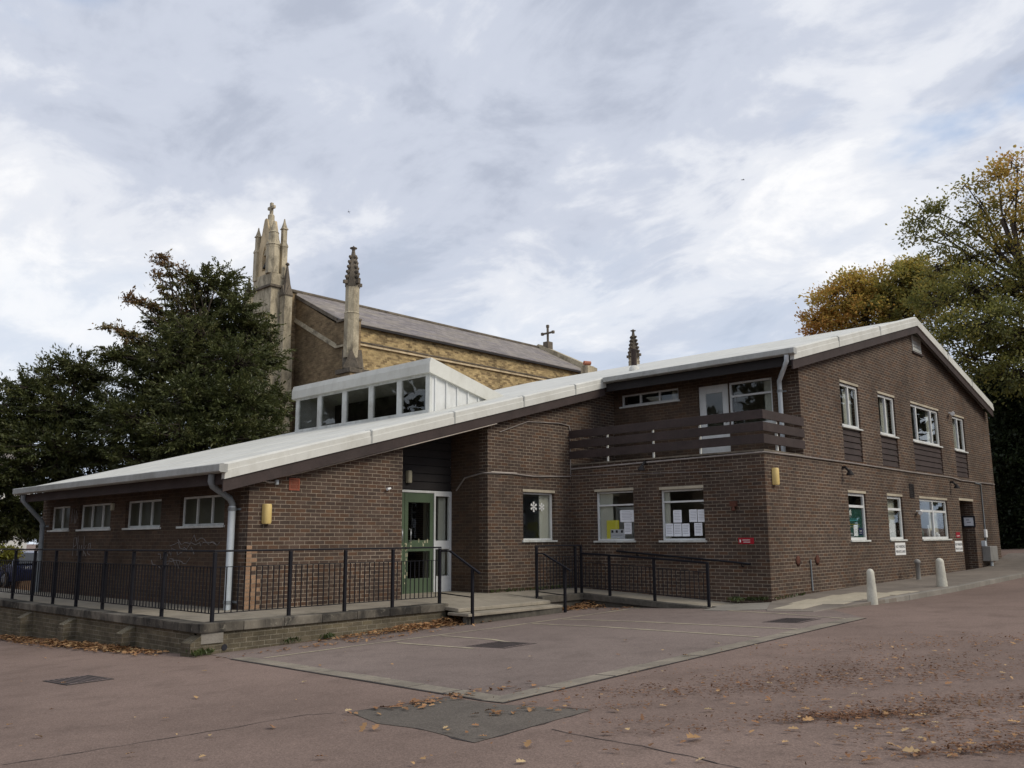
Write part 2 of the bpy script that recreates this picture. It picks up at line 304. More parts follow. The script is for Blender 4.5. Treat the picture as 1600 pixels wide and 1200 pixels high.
# ------------------------------------------------------------------ mesh helpers
ORG = {}
def tag(o, label=None, cat=None, group=None, kind=None):
    if label: o['label'] = label
    if cat: o['category'] = cat
    if group: o['group'] = group
    if kind: o['kind'] = kind
    return o
def thing(name, loc, label, cat, group=None):
    o = bpy.data.objects.new(name, None); COL.objects.link(o); o.location = loc; o.empty_display_size = 0.3
    ORG[o.name] = Vector(loc); return tag(o, label, cat, group)
def box_uv(me):
    n = len(me.loops)
    if not n: return
    uvl = me.uv_layers.new(name='UVMap')
    co = np.empty(len(me.vertices)*3); me.vertices.foreach_get('co', co); co = co.reshape(-1, 3)
    return uvl, co
class MB:
    def __init__(s): s.v = []; s.f = []; s.smooth = []
    def add(s, vs, fs, sm=False):
        o = len(s.v); s.v += [tuple(map(float, p)) for p in vs]; s.f += [tuple(i+o for i in f) for f in fs]; s.smooth += [sm]*len(fs)
    def box(s, x0, x1, y0, y1, z0, z1):
        vs = [(x, y, z) for z in (z0, z1) for y in (y0, y1) for x in (x0, x1)]
        s.add(vs, [(0, 2, 3, 1), (4, 5, 7, 6), (0, 1, 5, 4), (2, 6, 7, 3), (0, 4, 6, 2), (1, 3, 7, 5)])
    def prism(s, poly, d):
        """polygon extruded by vector d"""
        n = len(poly); d = np.array(d); p = [np.array(q, float) for q in poly]
        nrm = np.zeros(3)
        for i in range(n): nrm += np.cross(p[i], p[(i+1) % n])
        if np.dot(nrm, d) > 0: p = p[::-1]
        vs = p+[q+d for q in p]
        s.add(vs, [tuple(range(n)), tuple(range(2*n-1, n-1, -1))]+[(i, i+n, (i+1) % n+n, (i+1) % n) for i in range(n)])
    def bar(s, a, b, w, h, up=(0, 0, 1)):
        """rectangular bar from a to b; w across, h along up"""
        a = Vector(a); b = Vector(b); t = (b-a).normalized(); u = Vector(up); sd = t.cross(u)
        if sd.length < 1e-4: sd = t.cross(Vector((1, 0, 0)))
        sd.normalize(); u = sd.cross(t).normalized()
        vs = [p+sd*(w/2*i)+u*(h/2*j) for p in (a, b) for (i, j) in ((-1, -1), (1, -1), (1, 1), (-1, 1))]
        s.add(vs, [(3, 2, 1, 0), (4, 5, 6, 7), (0, 1, 5, 4), (1, 2, 6, 5), (2, 3, 7, 6), (3, 0, 4, 7)])
    def tube(s, pts, r, n=8, cap=True):
        pts = [Vector(p) for p in pts]; k = len(pts); rs = r if isinstance(r, (list, tuple)) else [r]*k
        vs = []; prev = None
        for i, p in enumerate(pts):
            t = ((pts[min(i+1, k-1)]-p).normalized()+(p-pts[max(i-1, 0)]).normalized())
            t = t.normalized() if t.length > 1e-6 else Vector((0, 0, 1))
            if prev is None:
                a = t.cross(Vector((0, 0, 1)))
                if a.length < 0.05: a = t.cross(Vector((1, 0, 0)))
            else: a = prev-t*prev.dot(t)
            a.normalize(); prev = a; b = t.cross(a)
            for j in range(n):
                an = 2*math.pi*j/n; vs.append(p+(a*math.cos(an)+b*math.sin(an))*rs[i])
        fs = [(i*n+j, i*n+(j+1) % n, (i+1)*n+(j+1) % n, (i+1)*n+j) for i in range(k-1) for j in range(n)]
        s.add(vs, fs, True)
        if cap: s.add(vs[:n], [tuple(range(n-1, -1, -1))]); s.add(vs[-n:], [tuple(range(n))])
    def lathe(s, c, prof, n=16, rot=0, smooth=True, tilt=None):
        vs = []; fs = []; k = len(prof)
        for (r, z) in prof:
            for j in range(n):
                an = 2*math.pi*j/n+rot; q = Vector((r*math.cos(an), r*math.sin(an), z))
                if tilt: q = tilt @ q
                vs.append((c[0]+q[0], c[1]+q[1], c[2]+q[2]))
        fs = [(i*n+j, i*n+(j+1) % n, (i+1)*n+(j+1) % n, (i+1)*n+j) for i in range(k-1) for j in range(n)]
        s.add(vs, fs, smooth); s.add(vs[:n], [tuple(range(n-1, -1, -1))]); s.add(vs[-n:], [tuple(range(n))])
    def build(s, name, mat, parent=None, origin=None, bevel=0.0):
        if parent is not None: org = ORG[parent.name]
        elif origin is not None: org = Vector(origin)
        else:
            a = np.array(s.v); org = Vector(((a[:, 0].min()+a[:, 0].max())/2, (a[:, 1].min()+a[:, 1].max())/2, a[:, 2].min()))
        me = bpy.data.meshes.new(name)
        me.from_pydata([(p[0]-org[0], p[1]-org[1], p[2]-org[2]) for p in s.v], [], s.f)
        me.polygons.foreach_set('use_smooth', s.smooth); me.update()
        uvl = me.uv_layers.new(name='UVMap').data
        for p in me.polygons:
            nx, ny, nz = map(abs, p.normal)
            for li in p.loop_indices:
                q = me.vertices[me.loops[li].vertex_index].co+org
                uvl[li].uv = (q.x, q.y) if nz > 0.8 else ((q.y+0.11, q.z) if nx > ny else (q.x, q.z))
        me.materials.append(MATS[mat])
        o = bpy.data.objects.new(name, me); COL.objects.link(o)
        if parent is not None: o.parent = parent
        else: o.location = org
        ORG[o.name] = org.copy()
        if bevel:
            b = o.modifiers.new('bevel', 'BEVEL'); b.width = bevel; b.segments = 2; b.limit_method = 'ANGLE'; b.angle_limit = R(40)
        return o
def copy_tree(o, off, parent=None):
    c = o.copy(); COL.objects.link(c)
    if parent is None: c.location = o.location+Vector(off); ORG[c.name] = ORG[o.name]+Vector(off)
    else: c.parent = parent
    for ch in list(o.children): copy_tree(ch, off, c)
    return c
def text_mesh(mb, body, size, P, U, V, depth=0.003):
    """lettering laid on a surface at P, running along U, upright along V (centred)"""
    cu = bpy.data.curves.new('lettering', 'FONT'); cu.body = body; cu.size = size; cu.align_x = 'CENTER'; cu.align_y = 'CENTER'; cu.resolution_u = 2
    ob = bpy.data.objects.new('lettering', cu); COL.objects.link(ob)
    dg = bpy.context.evaluated_depsgraph_get(); dg.update()
    me = bpy.data.meshes.new_from_object(ob.evaluated_get(dg))
    P = Vector(P); U = Vector(U); V = Vector(V)
    mb.add([P+U*v.co.x+V*v.co.y for v in me.vertices], [tuple(p.vertices) for p in me.polygons])
    bpy.data.objects.remove(ob); bpy.data.meshes.remove(me); bpy.data.curves.remove(cu)
# wall coordinates: 'F' walls face -Y (a runs along X), 'L' walls face -X (a runs along Y)
def wp(ax, pl, a, z, d=0.0): return (a, pl+d, z) if ax == 'F' else (pl+d, a, z)
def wbox(mb, ax, pl, a0, a1, z0, z1, d0, d1):
    a0, a1 = min(a0, a1), max(a0, a1)
    if ax == 'F': mb.box(a0, a1, pl+d0, pl+d1, z0, z1)
    else: mb.box(pl+d0, pl+d1, a0, a1, z0, z1)
def wall(name, mat, ax, pl, a0, a1, bot, top, holes, parent, th=0.28, breaks=()):
    """brick wall with openings; bot and top are functions of a; holes are (a0, a1, z0, z1)"""
    As = sorted({round(x, 4) for x in [a0, a1, *breaks]+[h[0] for h in holes]+[h[1] for h in holes] if a0-1e-6 <= x <= a1+1e-6})
    Zs = sorted({round(z, 4) for h in holes for z in h[2:4]})
    bm = bmesh.new(); cache = {}
    def V(a, z):
        k = (round(a, 4), round(z, 4))
        if k not in cache: cache[k] = bm.verts.new(wp(ax, pl, a, z))
        return cache[k]
    faces = []
    for i in range(len(As)-1):
        l, r = As[i], As[i+1]; e = 1e-4
        bl, br_, tl, tr = bot(l+e), bot(r-e), top(l+e), top(r-e)
        lv = [(bl, br_)]+[(z, z) for z in Zs if max(bl, br_)+1e-3 < z < min(tl, tr)-1e-3]+[(tl, tr)]
        for j in range(len(lv)-1):
            zc = (lv[j][0]+lv[j+1][0])/2; ac = (l+r)/2
            if any(h[0] < ac < h[1] and h[2] < zc < h[3] for h in holes): continue
            vs = [V(l, lv[j][0]), V(r, lv[j][1]), V(r, lv[j+1][1]), V(l, lv[j+1][0])]
            vs = [v for q, v in enumerate(vs) if v not in vs[:q]]
            if len(vs) < 3: continue
            if ax == 'L': vs = vs[::-1]
            faces.append(bm.faces.new(vs))
    ret = bmesh.ops.extrude_face_region(bm, geom=faces)
    d = (0, th, 0) if ax == 'F' else (th, 0, 0)
    bmesh.ops.translate(bm, verts=[g for g in ret['geom'] if isinstance(g, bmesh.types.BMVert)], vec=d)
    # keep the front face as well as the back
    fr = [bm.faces.new([v for v in f.verts]) for f in []]
    bmesh.ops.recalc_face_normals(bm, faces=bm.faces)
    mb = MB(); bm.verts.index_update()
    mb.add([v.co[:] for v in bm.verts], [tuple(v.index for v in f.verts) for f in bm.faces]); bm.free()
    return mb.build(name, mat, parent)

# ------------------------------------------------------------------ ground, road, pavement
def sheet(name, pts, mat, off, th=0.0):
    mb = MB(); P = [(p[0], p[1], gz(p[0], p[1])+off) for p in pts]
    ar = sum(P[i][0]*P[(i+1) % len(P)][1]-P[(i+1) % len(P)][0]*P[i][1] for i in range(len(P)))
    if ar < 0: P = P[::-1]
    if th:
        mb.prism(P, (0, 0, -th))
    else: mb.add(P, [tuple(range(len(P)))])
    return tag(mb.build(name, mat), kind='structure')
def make_ground():
    g = sorted(set([-900, -400, -150, -60, -30]+list(range(-25, 60, 5))+[33.2, 37.2]+[60, 90, 150, 300, 600, 900]))
    mb = MB(); n = len(g)
    mb.add([(x, y, gz(x, y)) for y in g for x in g], [(j*n+i, j*n+i+1, (j+1)*n+i+1, (j+1)*n+i) for j in range(n-1) for i in range(n-1)])
    tag(mb.build('ground', 'asphalt', origin=(0, 0, 0)), kind='structure')
make_ground()
g2 = lambda px, py: tuple(on_g(px, py)[:2])
KC = g2(783, 1099); KL = g2(362, 1030); KR = g2(1352, 966)
# the marked bays: slightly greyer tarmac inside a flush concrete edging
sheet('parking_bay', [KC, KL, (7.0, 12.9), (16.3, 13.1), (16.35, 9.6), g2(1120, 952), g2(1200, 950), g2(1300, 953), KR], 'bay_asphalt', 0.004)
def edging(name, A, B, w, n, off=0.010):
    A = np.array(A); B = np.array(B); t = (B-A)/np.linalg.norm(B-A); s = np.array([-t[1], t[0]])
    if np.dot(s, np.array([11, 9])-A) < 0: s = -s
    mb = MB(); L = np.linalg.norm(B-A)
    bed = MB(); bed.add([(p[0], p[1], gz(p[0], p[1])+0.0065) for p in (A-s*0.035, B-s*0.035, B+s*(w+0.008), A+s*(w+0.008))], [(0, 1, 2, 3)]); tag(bed.build('kerb_joint_shadow', 'tar'), kind='structure')  # dark strip: fills the joints, and paints a shadow line along the outer edge
    for i in range(n):
        a = A+t*(L*i/n+0.014); b = A+t*(L*(i+1)/n-0.014)+s*rng.normal(0, 0.006); P = [a, b, b+s*w, a+s*w]
        dz = off+random.uniform(-0.002, 0.003)
        P = [(p[0], p[1], gz(p[0], p[1])+dz) for p in P]; mb.prism(P, (0, 0, -0.06))
    tag(mb.build(name, 'edging_stone', bevel=0.004), kind='structure')
_t = np.array(KL)-np.array(KC); _t = _t/np.linalg.norm(_t)
edging('kerb', KC, KR, 0.26, 10)
edging('kerb', tuple(np.array(KC)+_t*0.27), KL, 0.24, 9)
def line_strip(P, w=0.07, off=0.009):
    mb = MB()
    for A, B in zip(P[:-1], P[1:]):
        A = np.array(A); B = np.array(B); t = (B-A)/np.linalg.norm(B-A); s = np.array([-t[1], t[0]])*w/2
        mb.add([(p[0], p[1], gz(p[0], p[1])+off) for p in (A-s, B-s, B+s, A+s)], [(0, 1, 2, 3)])
    return mb
LINES = [[(412, 1029), (600, 1004), (780, 981), (985, 952)], [(620, 1005), (700, 1011), (740, 1014)], [(690, 994), (770, 1000), (812, 1007)],
         [(832, 975), (940, 980), (1185, 996)], [(880, 968), (1000, 972), (1250, 984)], [(985, 950), (1000, 951)], [(1112, 953), (1230, 960), (1330, 968)]]
for L_ in LINES:
    tag(line_strip([g2(*p) for p in L_]).build('bay_marking', 'faded_line'), kind='structure')
sheet('tarmac_patch', [g2(*p) for p in ((545, 1113), (640, 1102), (700, 1090), (778, 1101), (925, 1110), (830, 1136), (742, 1161), (655, 1139), (590, 1131))], 'patch_tarmac', 0.004)
def crack(P, w):
    mb = MB(); pts = []
    for A, B in zip(P[:-1], P[1:]):
        A = np.array(g2(*A)); B = np.array(g2(*B)); n = max(2, int(np.linalg.norm(B-A)/0.12))
        for i in range(n): pts.append(A+(B-A)*i/n+rng.normal(0, 0.012, 2))
    for A, B in zip(pts[:-1], pts[1:]):
        t = (B-A)/np.linalg.norm(B-A); s = np.array([-t[1], t[0]])*w*random.uniform(0.5, 1.2)/2
        mb.add([(p[0], p[1], gz(p[0], p[1])+0.0035) for p in (A-s, B-s, B+s, A+s)], [(0, 1, 2, 3)])
    tag(mb.build('road_crack', 'tar'), kind='structure')
crack([(0, 1196), (130, 1175), (300, 1148), (480, 1117), (545, 1113)], 0.014)
crack([(860, 1140), (1000, 1167), (1150, 1198), (1200, 1215)], 0.012)
crack([(700, 1090), (600, 1105), (545, 1113), (655, 1139), (742, 1161), (830, 1136), (925, 1110), (850, 1103)], 0.022)
def cover(c, w, l, label, rot):
    t = thing('manhole_cover', (*c, gz(*c)+0.004), label, 'manhole cover', 'iron covers set into the tarmac')
    cs, sn = math.cos(rot), math.sin(rot)
    def pt(a, b, z): x = c[0]+a*cs-b*sn; y = c[1]+a*sn+b*cs; return (x, y, gz(x, y)+z)
    mb = MB(); mb.prism([pt(-w/2, -l/2, 0.009), pt(w/2, -l/2, 0.009), pt(w/2, l/2, 0.009), pt(-w/2, l/2, 0.009)], (0, 0, -0.05)); mb.build('plate', 'iron_cover', t)
    mb = MB()
    for i in range(8):
        a = -w/2+w*(i+0.5)/8; mb.prism([pt(a-w*0.025, -l*0.42, 0.013), pt(a+w*0.025, -l*0.42, 0.013), pt(a+w*0.025, l*0.42, 0.013), pt(a-w*0.025, l*0.42, 0.013)], (0, 0, -0.006))
    mb.build('rib_pattern', 'tar', t)
    mb = MB(); f = 0.03
    for a0, a1, b0, b1 in ((-w/2-f, w/2+f, -l/2-f, -l/2), (-w/2-f, w/2+f, l/2, l/2+f), (-w/2-f, -w/2, -l/2, l/2), (w/2, w/2+f, -l/2, l/2)):
        mb.prism([pt(a0, b0, 0.007), pt(a1, b0, 0.007), pt(a1, b1, 0.007), pt(a0, b1, 0.007)], (0, 0, -0.04))
    mb.build('rim', 'tar', t)
cover(g2(783, 1008), 0.62, 0.75, 'rusty iron manhole cover in the middle of the marked parking bays', 0)
cover(g2(1237, 970), 0.75, 0.62, 'iron grating by the pale pavement near the corner of the hall', 0)
cover(g2(122, 1063), 0.5, 0.72, 'worn iron cover alone in the open tarmac in the left foreground', 0)

# ------------------------------------------------------------------ the hall
X1, Y1, X2, Y2, XU, XR = 8.455, 14.45, 17.675, 9.03, 19.635, 35.1
YB = 24.25; TH = 0.28
def zr(x): return EYE+1.312+0.267*(x-7.80) if x <= 27.5 else EYE+1.312+0.267*19.7-0.253*(x-27.5)
hall = thing('community_hall', (20, 16, 0), 'long brown brick hall with a sloping white roof, balcony and green doors', 'building')
low = lambda a: -0.6
# openings
LW = [(22.74, 23.99), (20.35, 22.15), (17.89, 19.58), (15.30, 17.06)]
wall('brick_wall', 'shaded_hall_brick', 'L', X1, Y1+TH, YB, low, lambda a: 2.66, [(a, b, 1.78, 2.38) for a, b in LW], hall)
wall('brick_wall', 'hall_brick', 'F', Y1, X1, 12.05, low, lambda a: zr(a)-0.30, [], hall)
wall('brick_wall', 'hall_brick', 'F', Y1, 14.62, XU, lambda a: 3.1 if a > X2 else 0.1, lambda a: zr(a)-0.30, [(15.83, 17.01, 1.45, 2.63)], hall, breaks=(X2,))
wall('brick_wall', 'shaded_hall_brick', 'L', 14.62, Y1+TH, 15.72, lambda a: 0.1, lambda a: zr(14.62)-0.22, [], hall, th=0.25)
wall('brick_wall', 'shaded_hall_brick', 'L', 11.80, Y1+TH, 15.72, lambda a: 0.1, lambda a: zr(11.8)-0.22, [], hall, th=0.25)
LWA, LWB = (12.51, 13.68), (10.57, 11.75)
wall('brick_wall', 'hall_brick', 'L', X2, Y2+TH, Y1, low, lambda a: 3.36, [(*LWA, 1.43, 2.65), (*LWB, 1.43, 2.65)], hall)
UW = [(22.0, 23.19), (24.55, 25.8), (27.1, 29.6), (30.95, 32.2)]
UP = [(22.0, 23.19), (24.55, 25.8), (27.1, 29.6), (30.95, 32.2)]
GW = [(22.03, 23.16), (24.64, 25.78), (27.16, 29.66)]
wall('brick_wall', 'hall_brick', 'F', Y2, X2, XR, lambda a: -0.6, lambda a: 3.36 if a < XU else zr(a)-0.26,
     [(a, b, 3.42, 5.43) for a, b in UW]+[(a, b, 1.40, 2.60) for a, b in GW]+[(30.9, 32.3, 0.2, 2.64), (27.72, 28.50, 7.08, 7.66), (26.42, 26.76, 2.60, 3.0)], hall, breaks=(XU, 27.5))
wall('brick_wall', 'shaded_hall_brick', 'L', XU, Y2+TH, Y1, lambda a: 3.3, lambda a: zr(XU)-0.16, [(12.36, 14.2, 5.08, 5.40), (9.72, 10.89, 4.22, 5.34), (10.91, 11.77, 3.42, 5.34)], hall)
wall('brick_wall', 'hall_brick', 'L', XR-TH, Y2+TH, YB, low, lambda a: zr(XR)-0.25, [], hall)
wall('brick_wall', 'hall_brick', 'F', YB, X1, XR, low, lambda a: zr(a)-0.3, [], hall, breaks=(27.5,))
# windows ---------------------------------------------------------------
def window(ax, pl, a0, a1, z0, z1, cols=(), rows=(), mat='trim_white', fw=0.05, d=0.09, glass='window_glass', sill=True, lintel=True, sillmat='old_white', name='window', partial=None):
    """frame mesh with panes, sill and lintel as its children; cols/rows are the mullion and transom positions as fractions"""
    a0, a1 = min(a0, a1), max(a0, a1); e = 0.004
    fr = MB(); dd = 0.06
    wbox(fr, ax, pl, a0, a0+fw, z0, z1, d, d+dd); wbox(fr, ax, pl, a1-fw, a1, z0, z1, d, d+dd)
    wbox(fr, ax, pl, a0+fw, a1-fw, z1-fw, z1, d, d+dd); wbox(fr, ax, pl, a0+fw, a1-fw, z0, z0+fw, d, d+dd)
    for c in cols:
        x = a0+(a1-a0)*c; wbox(fr, ax, pl, x-fw*0.55, x+fw*0.55, z0+fw, z1-fw, d-0.006, d+dd-0.01)
    xs = [a0+fw]+[a0+(a1-a0)*c for c in cols]+[a1-fw]
    for r_ in rows:
        z = z0+(z1-z0)*r_; wbox(fr, ax, pl, a0+fw, a1-fw, z-fw*0.5, z+fw*0.5, d+0.003, d+dd-0.013)
    w = fr.build(name, mat, hall, bevel=0.004)
    g = MB(); wbox(g, ax, pl, a0+fw*0.5, a1-fw*0.5, z0+fw*0.5, z1-fw*0.5, d+0.028, d+0.034); g.build('glass', glass, w)
    if sill:
        s = MB(); wbox(s, ax, pl, a0-0.045, a1+0.045, z0-0.045, z0-0.002, -0.045, d+0.02); s.build('sill', sillmat, w, bevel=0.006)
    if lintel:
        s = MB(); wbox(s, ax, pl, a0-0.01, a1+0.01, z1+0.004, z1+0.068, -0.012, 0.10); s.build('lintel', 'pale_slab', w, bevel=0.004)
    return w
def part(wp_, nm, mat, ax, pl, a0, a1, z0, z1, d0, d1):
    mb = MB(); wbox(mb, ax, pl, a0, a1, z0, z1, d0, d1); return mb.build(nm, mat, wp_)
for i, (a, b) in enumerate(LW):
    w = window('L', X1, a, b, 1.80, 2.38, (0.5,) if i == 0 else (0.335, 0.668), mat='old_white', fw=0.042, d=0.07, glass='frosted', sillmat='old_white', lintel=False)
wF = window('F', Y1, 15.83, 17.01, 1.47, 2.63, fw=0.045)
part(wF, 'inner_reveal', 'plaster', 'F', Y1, 16.62, 17.01, 1.45, 2.62, 0.17, 0.20)
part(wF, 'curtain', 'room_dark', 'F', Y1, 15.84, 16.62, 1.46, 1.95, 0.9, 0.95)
wA = window('L', X2, *LWA, 1.45, 2.65, rows=(0.72,), fw=0.042)
part(wA, 'inner_reveal', 'plaster', 'L', X2, 13.25, 13.68, 1.46, 2.62, 0.165, 0.19)
part(wA, 'inner_board', 'trim_white', 'L', X2, 12.86, 13.48, 1.46, 2.28, 0.62, 0.64)
wB = window('L', X2, *LWB, 1.45, 2.62, rows=(0.76,), fw=0.042)
part(wB, 'inner_reveal', 'plaster', 'L', X2, 11.58, 11.75, 1.46, 2.60, 0.165, 0.19)
for i, (a, b) in enumerate(UW):
    w = window('F', Y2, a, b, 4.30, 5.43, (0.5,) if i != 2 else (0.22, 0.74), fw=0.066, d=0.045)
    if i == 0: part(w, 'blind', 'blind_cloth', 'F', Y2, (a+b)/2, b-0.05, 4.36, 5.39, 0.19, 0.20); part(w, 'curtain', 'blind_cloth', 'F', Y2, a+0.44, (a+b)/2-0.02, 4.36, 5.39, 0.25, 0.28)
    if i == 1: part(w, 'blind', 'blind_cloth', 'F', Y2, (a+b)/2, b-0.05, 4.36, 5.39, 0.19, 0.20)
    if i == 2: part(w, 'blind', 'blind_cloth', 'F', Y2, a+(b-a)*0.74, b-0.05, 4.36, 5.39, 0.19, 0.20)
    if i == 3: part(w, 'curtain', 'blind_cloth', 'F', Y2, (a+b)/2+0.02, b-0.06, 4.36, 5.39, 0.22, 0.25)
    if i == 1:      # the left casement stands ajar, tipped inward at the top
        sa = MB(); x0, x1 = a+0.07, (a+b)/2-0.04
        for p, q in (((x0, 4.38, 0.0), (x0, 5.36, 0.30)), ((x1, 4.38, 0.0), (x1, 5.36, 0.30)), ((x0, 4.38, 0.0), (x1, 4.38, 0.0)), ((x0, 5.36, 0.30), (x1, 5.36, 0.30))):
            sa.bar((p[0], Y2+0.17+p[2], p[1]), (q[0], Y2+0.17+q[2], q[1]), 0.045, 0.045)
        sa.build('open_casement', 'trim_white', w)
for a, b in UP:                                        # boarded timber panels below the upper windows
    mb = MB(); n = 5; h = (4.245-3.43)/n
    for k in range(n):
        z0 = 3.43+k*h
        mb.prism([wp('F', Y2, a+0.005, z0+0.006, 0.02), wp('F', Y2, a+0.005, z0+h-0.006, 0.045), wp('F', Y2, a+0.005, z0+h-0.006, 0.13), wp('F', Y2, a+0.005, z0+0.006, 0.13)], (b-a-0.01, 0, 0))
    wbox(mb, 'F', Y2, a+0.003, b-0.003, 3.425, 4.255, 0.132, 0.15)
    mb.build('timber_panel', 'brown_timber', hall)
for i, (a, b) in enumerate(GW):
    w = window('F', Y2, a, b, 1.42, 2.60, (0.5,) if i == 2 else (), (0.70,) if i else (0.72,), fw=0.066, d=0.05)
    if i == 1: part(w, 'inner_reveal', 'plaster', 'F', Y2, a+0.42, b-0.04, 1.44, 2.56, 0.22, 0.24)
    if i == 2: part(w, 'inner_reveal', 'plaster', 'F', Y2, a+1.62, b-0.04, 1.44, 2.30, 0.3, 0.32)
window('L', XU, 12.36, 14.2, 5.08, 5.40, (0.335, 0.67), fw=0.045, d=0.05, sill=True, lintel=False)
wu = window('L', XU, 9.72, 10.89, 4.24, 5.34, (), (0.68,), fw=0.05, d=0.04, sill=True, lintel=False)
part(wu, 'curtain', 'blind_cloth', 'L', XU, 9.76, 9.98, 4.3, 5.28, 0.12, 0.15)
# balcony door
mb = MB()
for a0, a1, z0, z1 in ((10.91, 11.10, 3.42, 5.34), (11.58, 11.77, 3.42, 5.34), (11.10, 11.58, 5.14, 5.34), (11.10, 11.58, 3.42, 4.24)): wbox(mb, 'L', XU, a0, a1, z0, z1, 0.05, 0.10)
bd = mb.build('door', 'trim_white', hall, bevel=0.004)
part(bd, 'glass', 'window_glass', 'L', XU, 11.08, 11.60, 4.22, 5.16, 0.07, 0.076)
part(bd, 'handle', 'alloy', 'L', XU, 11.0, 11.03, 4.35, 4.5, 0.01, 0.05)
# entrance: recess with green double doors, boarding above
mb = MB(); n = 9; zt = zr(14.4)-0.2
for k in range(n):
    z0 = 2.66+k*0.19; z1_ = z0+0.178; tp_ = zr(14.62)-0.18
    if z1_ > tp_: break
    xl = max(12.05, 12.05+(z1_+0.18-zr(12.05))/0.267); wbox(mb, 'F', 15.7, xl, 14.62, z0+0.006, z1_, 0.0, 0.03)
mb.prism([(12.05, 15.732, 2.64), (14.62, 15.732, 2.64), (14.62, 15.732, zr(14.62)-0.16), (12.05, 15.732, zr(12.05)-0.16)], (0, 0.03, 0))
mb.build('timber_boarding', 'dark_timber', hall)
mb = MB()
for a0, a1, z0, z1 in ((12.05, 14.62, 2.585, 2.64), (14.06, 14.11, 0.28, 2.585), (14.555, 14.62, 0.28, 2.585), (12.05, 12.28, 0.28, 2.585), (14.11, 14.555, 0.28, 0.66), (14.11, 14.555, 1.28, 1.48), (14.11, 14.555, 2.52, 2.585)):
    wbox(mb, 'F', 15.7, a0, a1, z0, z1, -0.02, 0.06)
df = mb.build('door_frame', 'trim_white', hall, bevel=0.004)
part(df, 'glass', 'window_glass', 'F', 15.7, 14.11, 14.555, 0.66, 2.52, 0.02, 0.026)
part(df, 'curtain', 'blind_cloth', 'F', 15.7, 14.32, 14.545, 0.68, 2.5, 0.12, 0.16)
for q, (a0, a1) in enumerate(((12.285, 13.165), (13.175, 14.055))):
    mb = MB(); st = 0.105
    for b0, b1, z0, z1 in ((a0, a0+st, 0.29, 2.58), (a1-st, a1, 0.29, 2.58), (a0+st, a1-st, 2.36, 2.58), (a0+st, a1-st, 1.24, 1.49), (a0+st, a1-st, 0.29, 0.63)):
        wbox(mb, 'F', 15.7, b0, b1, z0, z1, 0.0, 0.05)
    dr = mb.build('door', 'green_paint', hall, bevel=0.004)
    part(dr, 'glass', 'window_glass', 'F', 15.7, a0+st, a1-st, 1.49, 2.36, 0.02, 0.026)
    part(dr, 'glass', 'window_glass', 'F', 15.7, a0+st, a1-st, 0.63, 1.24, 0.02, 0.026)
    hx = a1-0.10 if q == 0 else a0+0.14
    hb = MB(); hb.tube([wp('F', 15.7, hx, 1.47, 0.0), wp('F', 15.7, hx, 1.47, -0.06), wp('F', 15.7, hx, 1.74, -0.06), wp('F', 15.7, hx, 1.74, 0.0)], 0.014, 8); hb.build('handle', 'alloy', dr)
    fl = MB()
    for k in range(26):
        z = random.uniform(0.5, 1.45); w_ = random.uniform(0.01, 0.05); h_ = random.uniform(0.02, 0.09)
        x = (a1-random.uniform(0.06, 0.12)) if q == 0 else (a0+random.uniform(0.02, 0.09))
        if q == 1 and k > 18: x = random.uniform(a0+0.1, a1-0.1); z = random.uniform(1.28, 1.44)
        wbox(fl, 'F', 15.7, x-w_/2, x+w_/2, z, z+h_, -0.002, 0.001)
    fl.build('flaked_patch', 'flaked_paint', dr)
# side door on the gable
mb = MB(); wbox(mb, 'F', Y2, 30.9, 32.3, 0.2, 2.64, 0.85, 0.90)
for k in range(3): wbox(mb, 'F', Y2, 31.05, 32.15, 0.4+k*0.72, 0.95+k*0.72, 0.835, 0.85)
sd = mb.build('door', 'dark_timber', hall)
part(sd, 'lintel', 'pale_slab', 'F', Y2, 30.85, 32.35, 2.645, 2.72, -0.012, 0.12)
part(sd, 'jamb', 'shaded_hall_brick', 'F', Y2, 32.305, 32.5, 0.2, 2.64, 0.29, 0.9)
# vents on walls
def vent(ax, pl, a0, a1, z0, z1, mat, slats, fmat=None):
    mb = MB(); wbox(mb, ax, pl, a0, a1, z0, z1, 0.012, 0.03)
    for f in (0, 1):
        wbox(mb, ax, pl, a0+f*(a1-a0-0.025), a0+f*(a1-a0-0.025)+0.025, z0, z1, -0.015, 0.012)
        wbox(mb, ax, pl, a0+0.025, a1-0.025, z0+f*(z1-z0-0.025), z0+f*(z1-z0-0.025)+0.025, -0.015, 0.012)
    for k in range(slats):
        z = z0+0.03+(z1-z0-0.06)*(k+0.5)/slats; wbox(mb, ax, pl, a0+0.025, a1-0.025, z-(z1-z0)/slats*0.22, z+(z1-z0)/slats*0.22, -0.008, 0.012)
    return mb.build('vent', mat, hall)
vent('F', Y1, 9.28, 9.51, 2.44, 2.67, 'terracotta', 8)
vent('F', Y2, 26.42, 26.76, 2.60, 3.0, 'dark_timber', 6)
v_ = vent('F', Y2, 27.74, 28.48, 7.12, 7.62, 'old_white', 4); 
part(v_, 'sill', 'brown_timber', 'F', Y2, 27.66, 28.56, 7.05, 7.11, -0.05, 0.1)
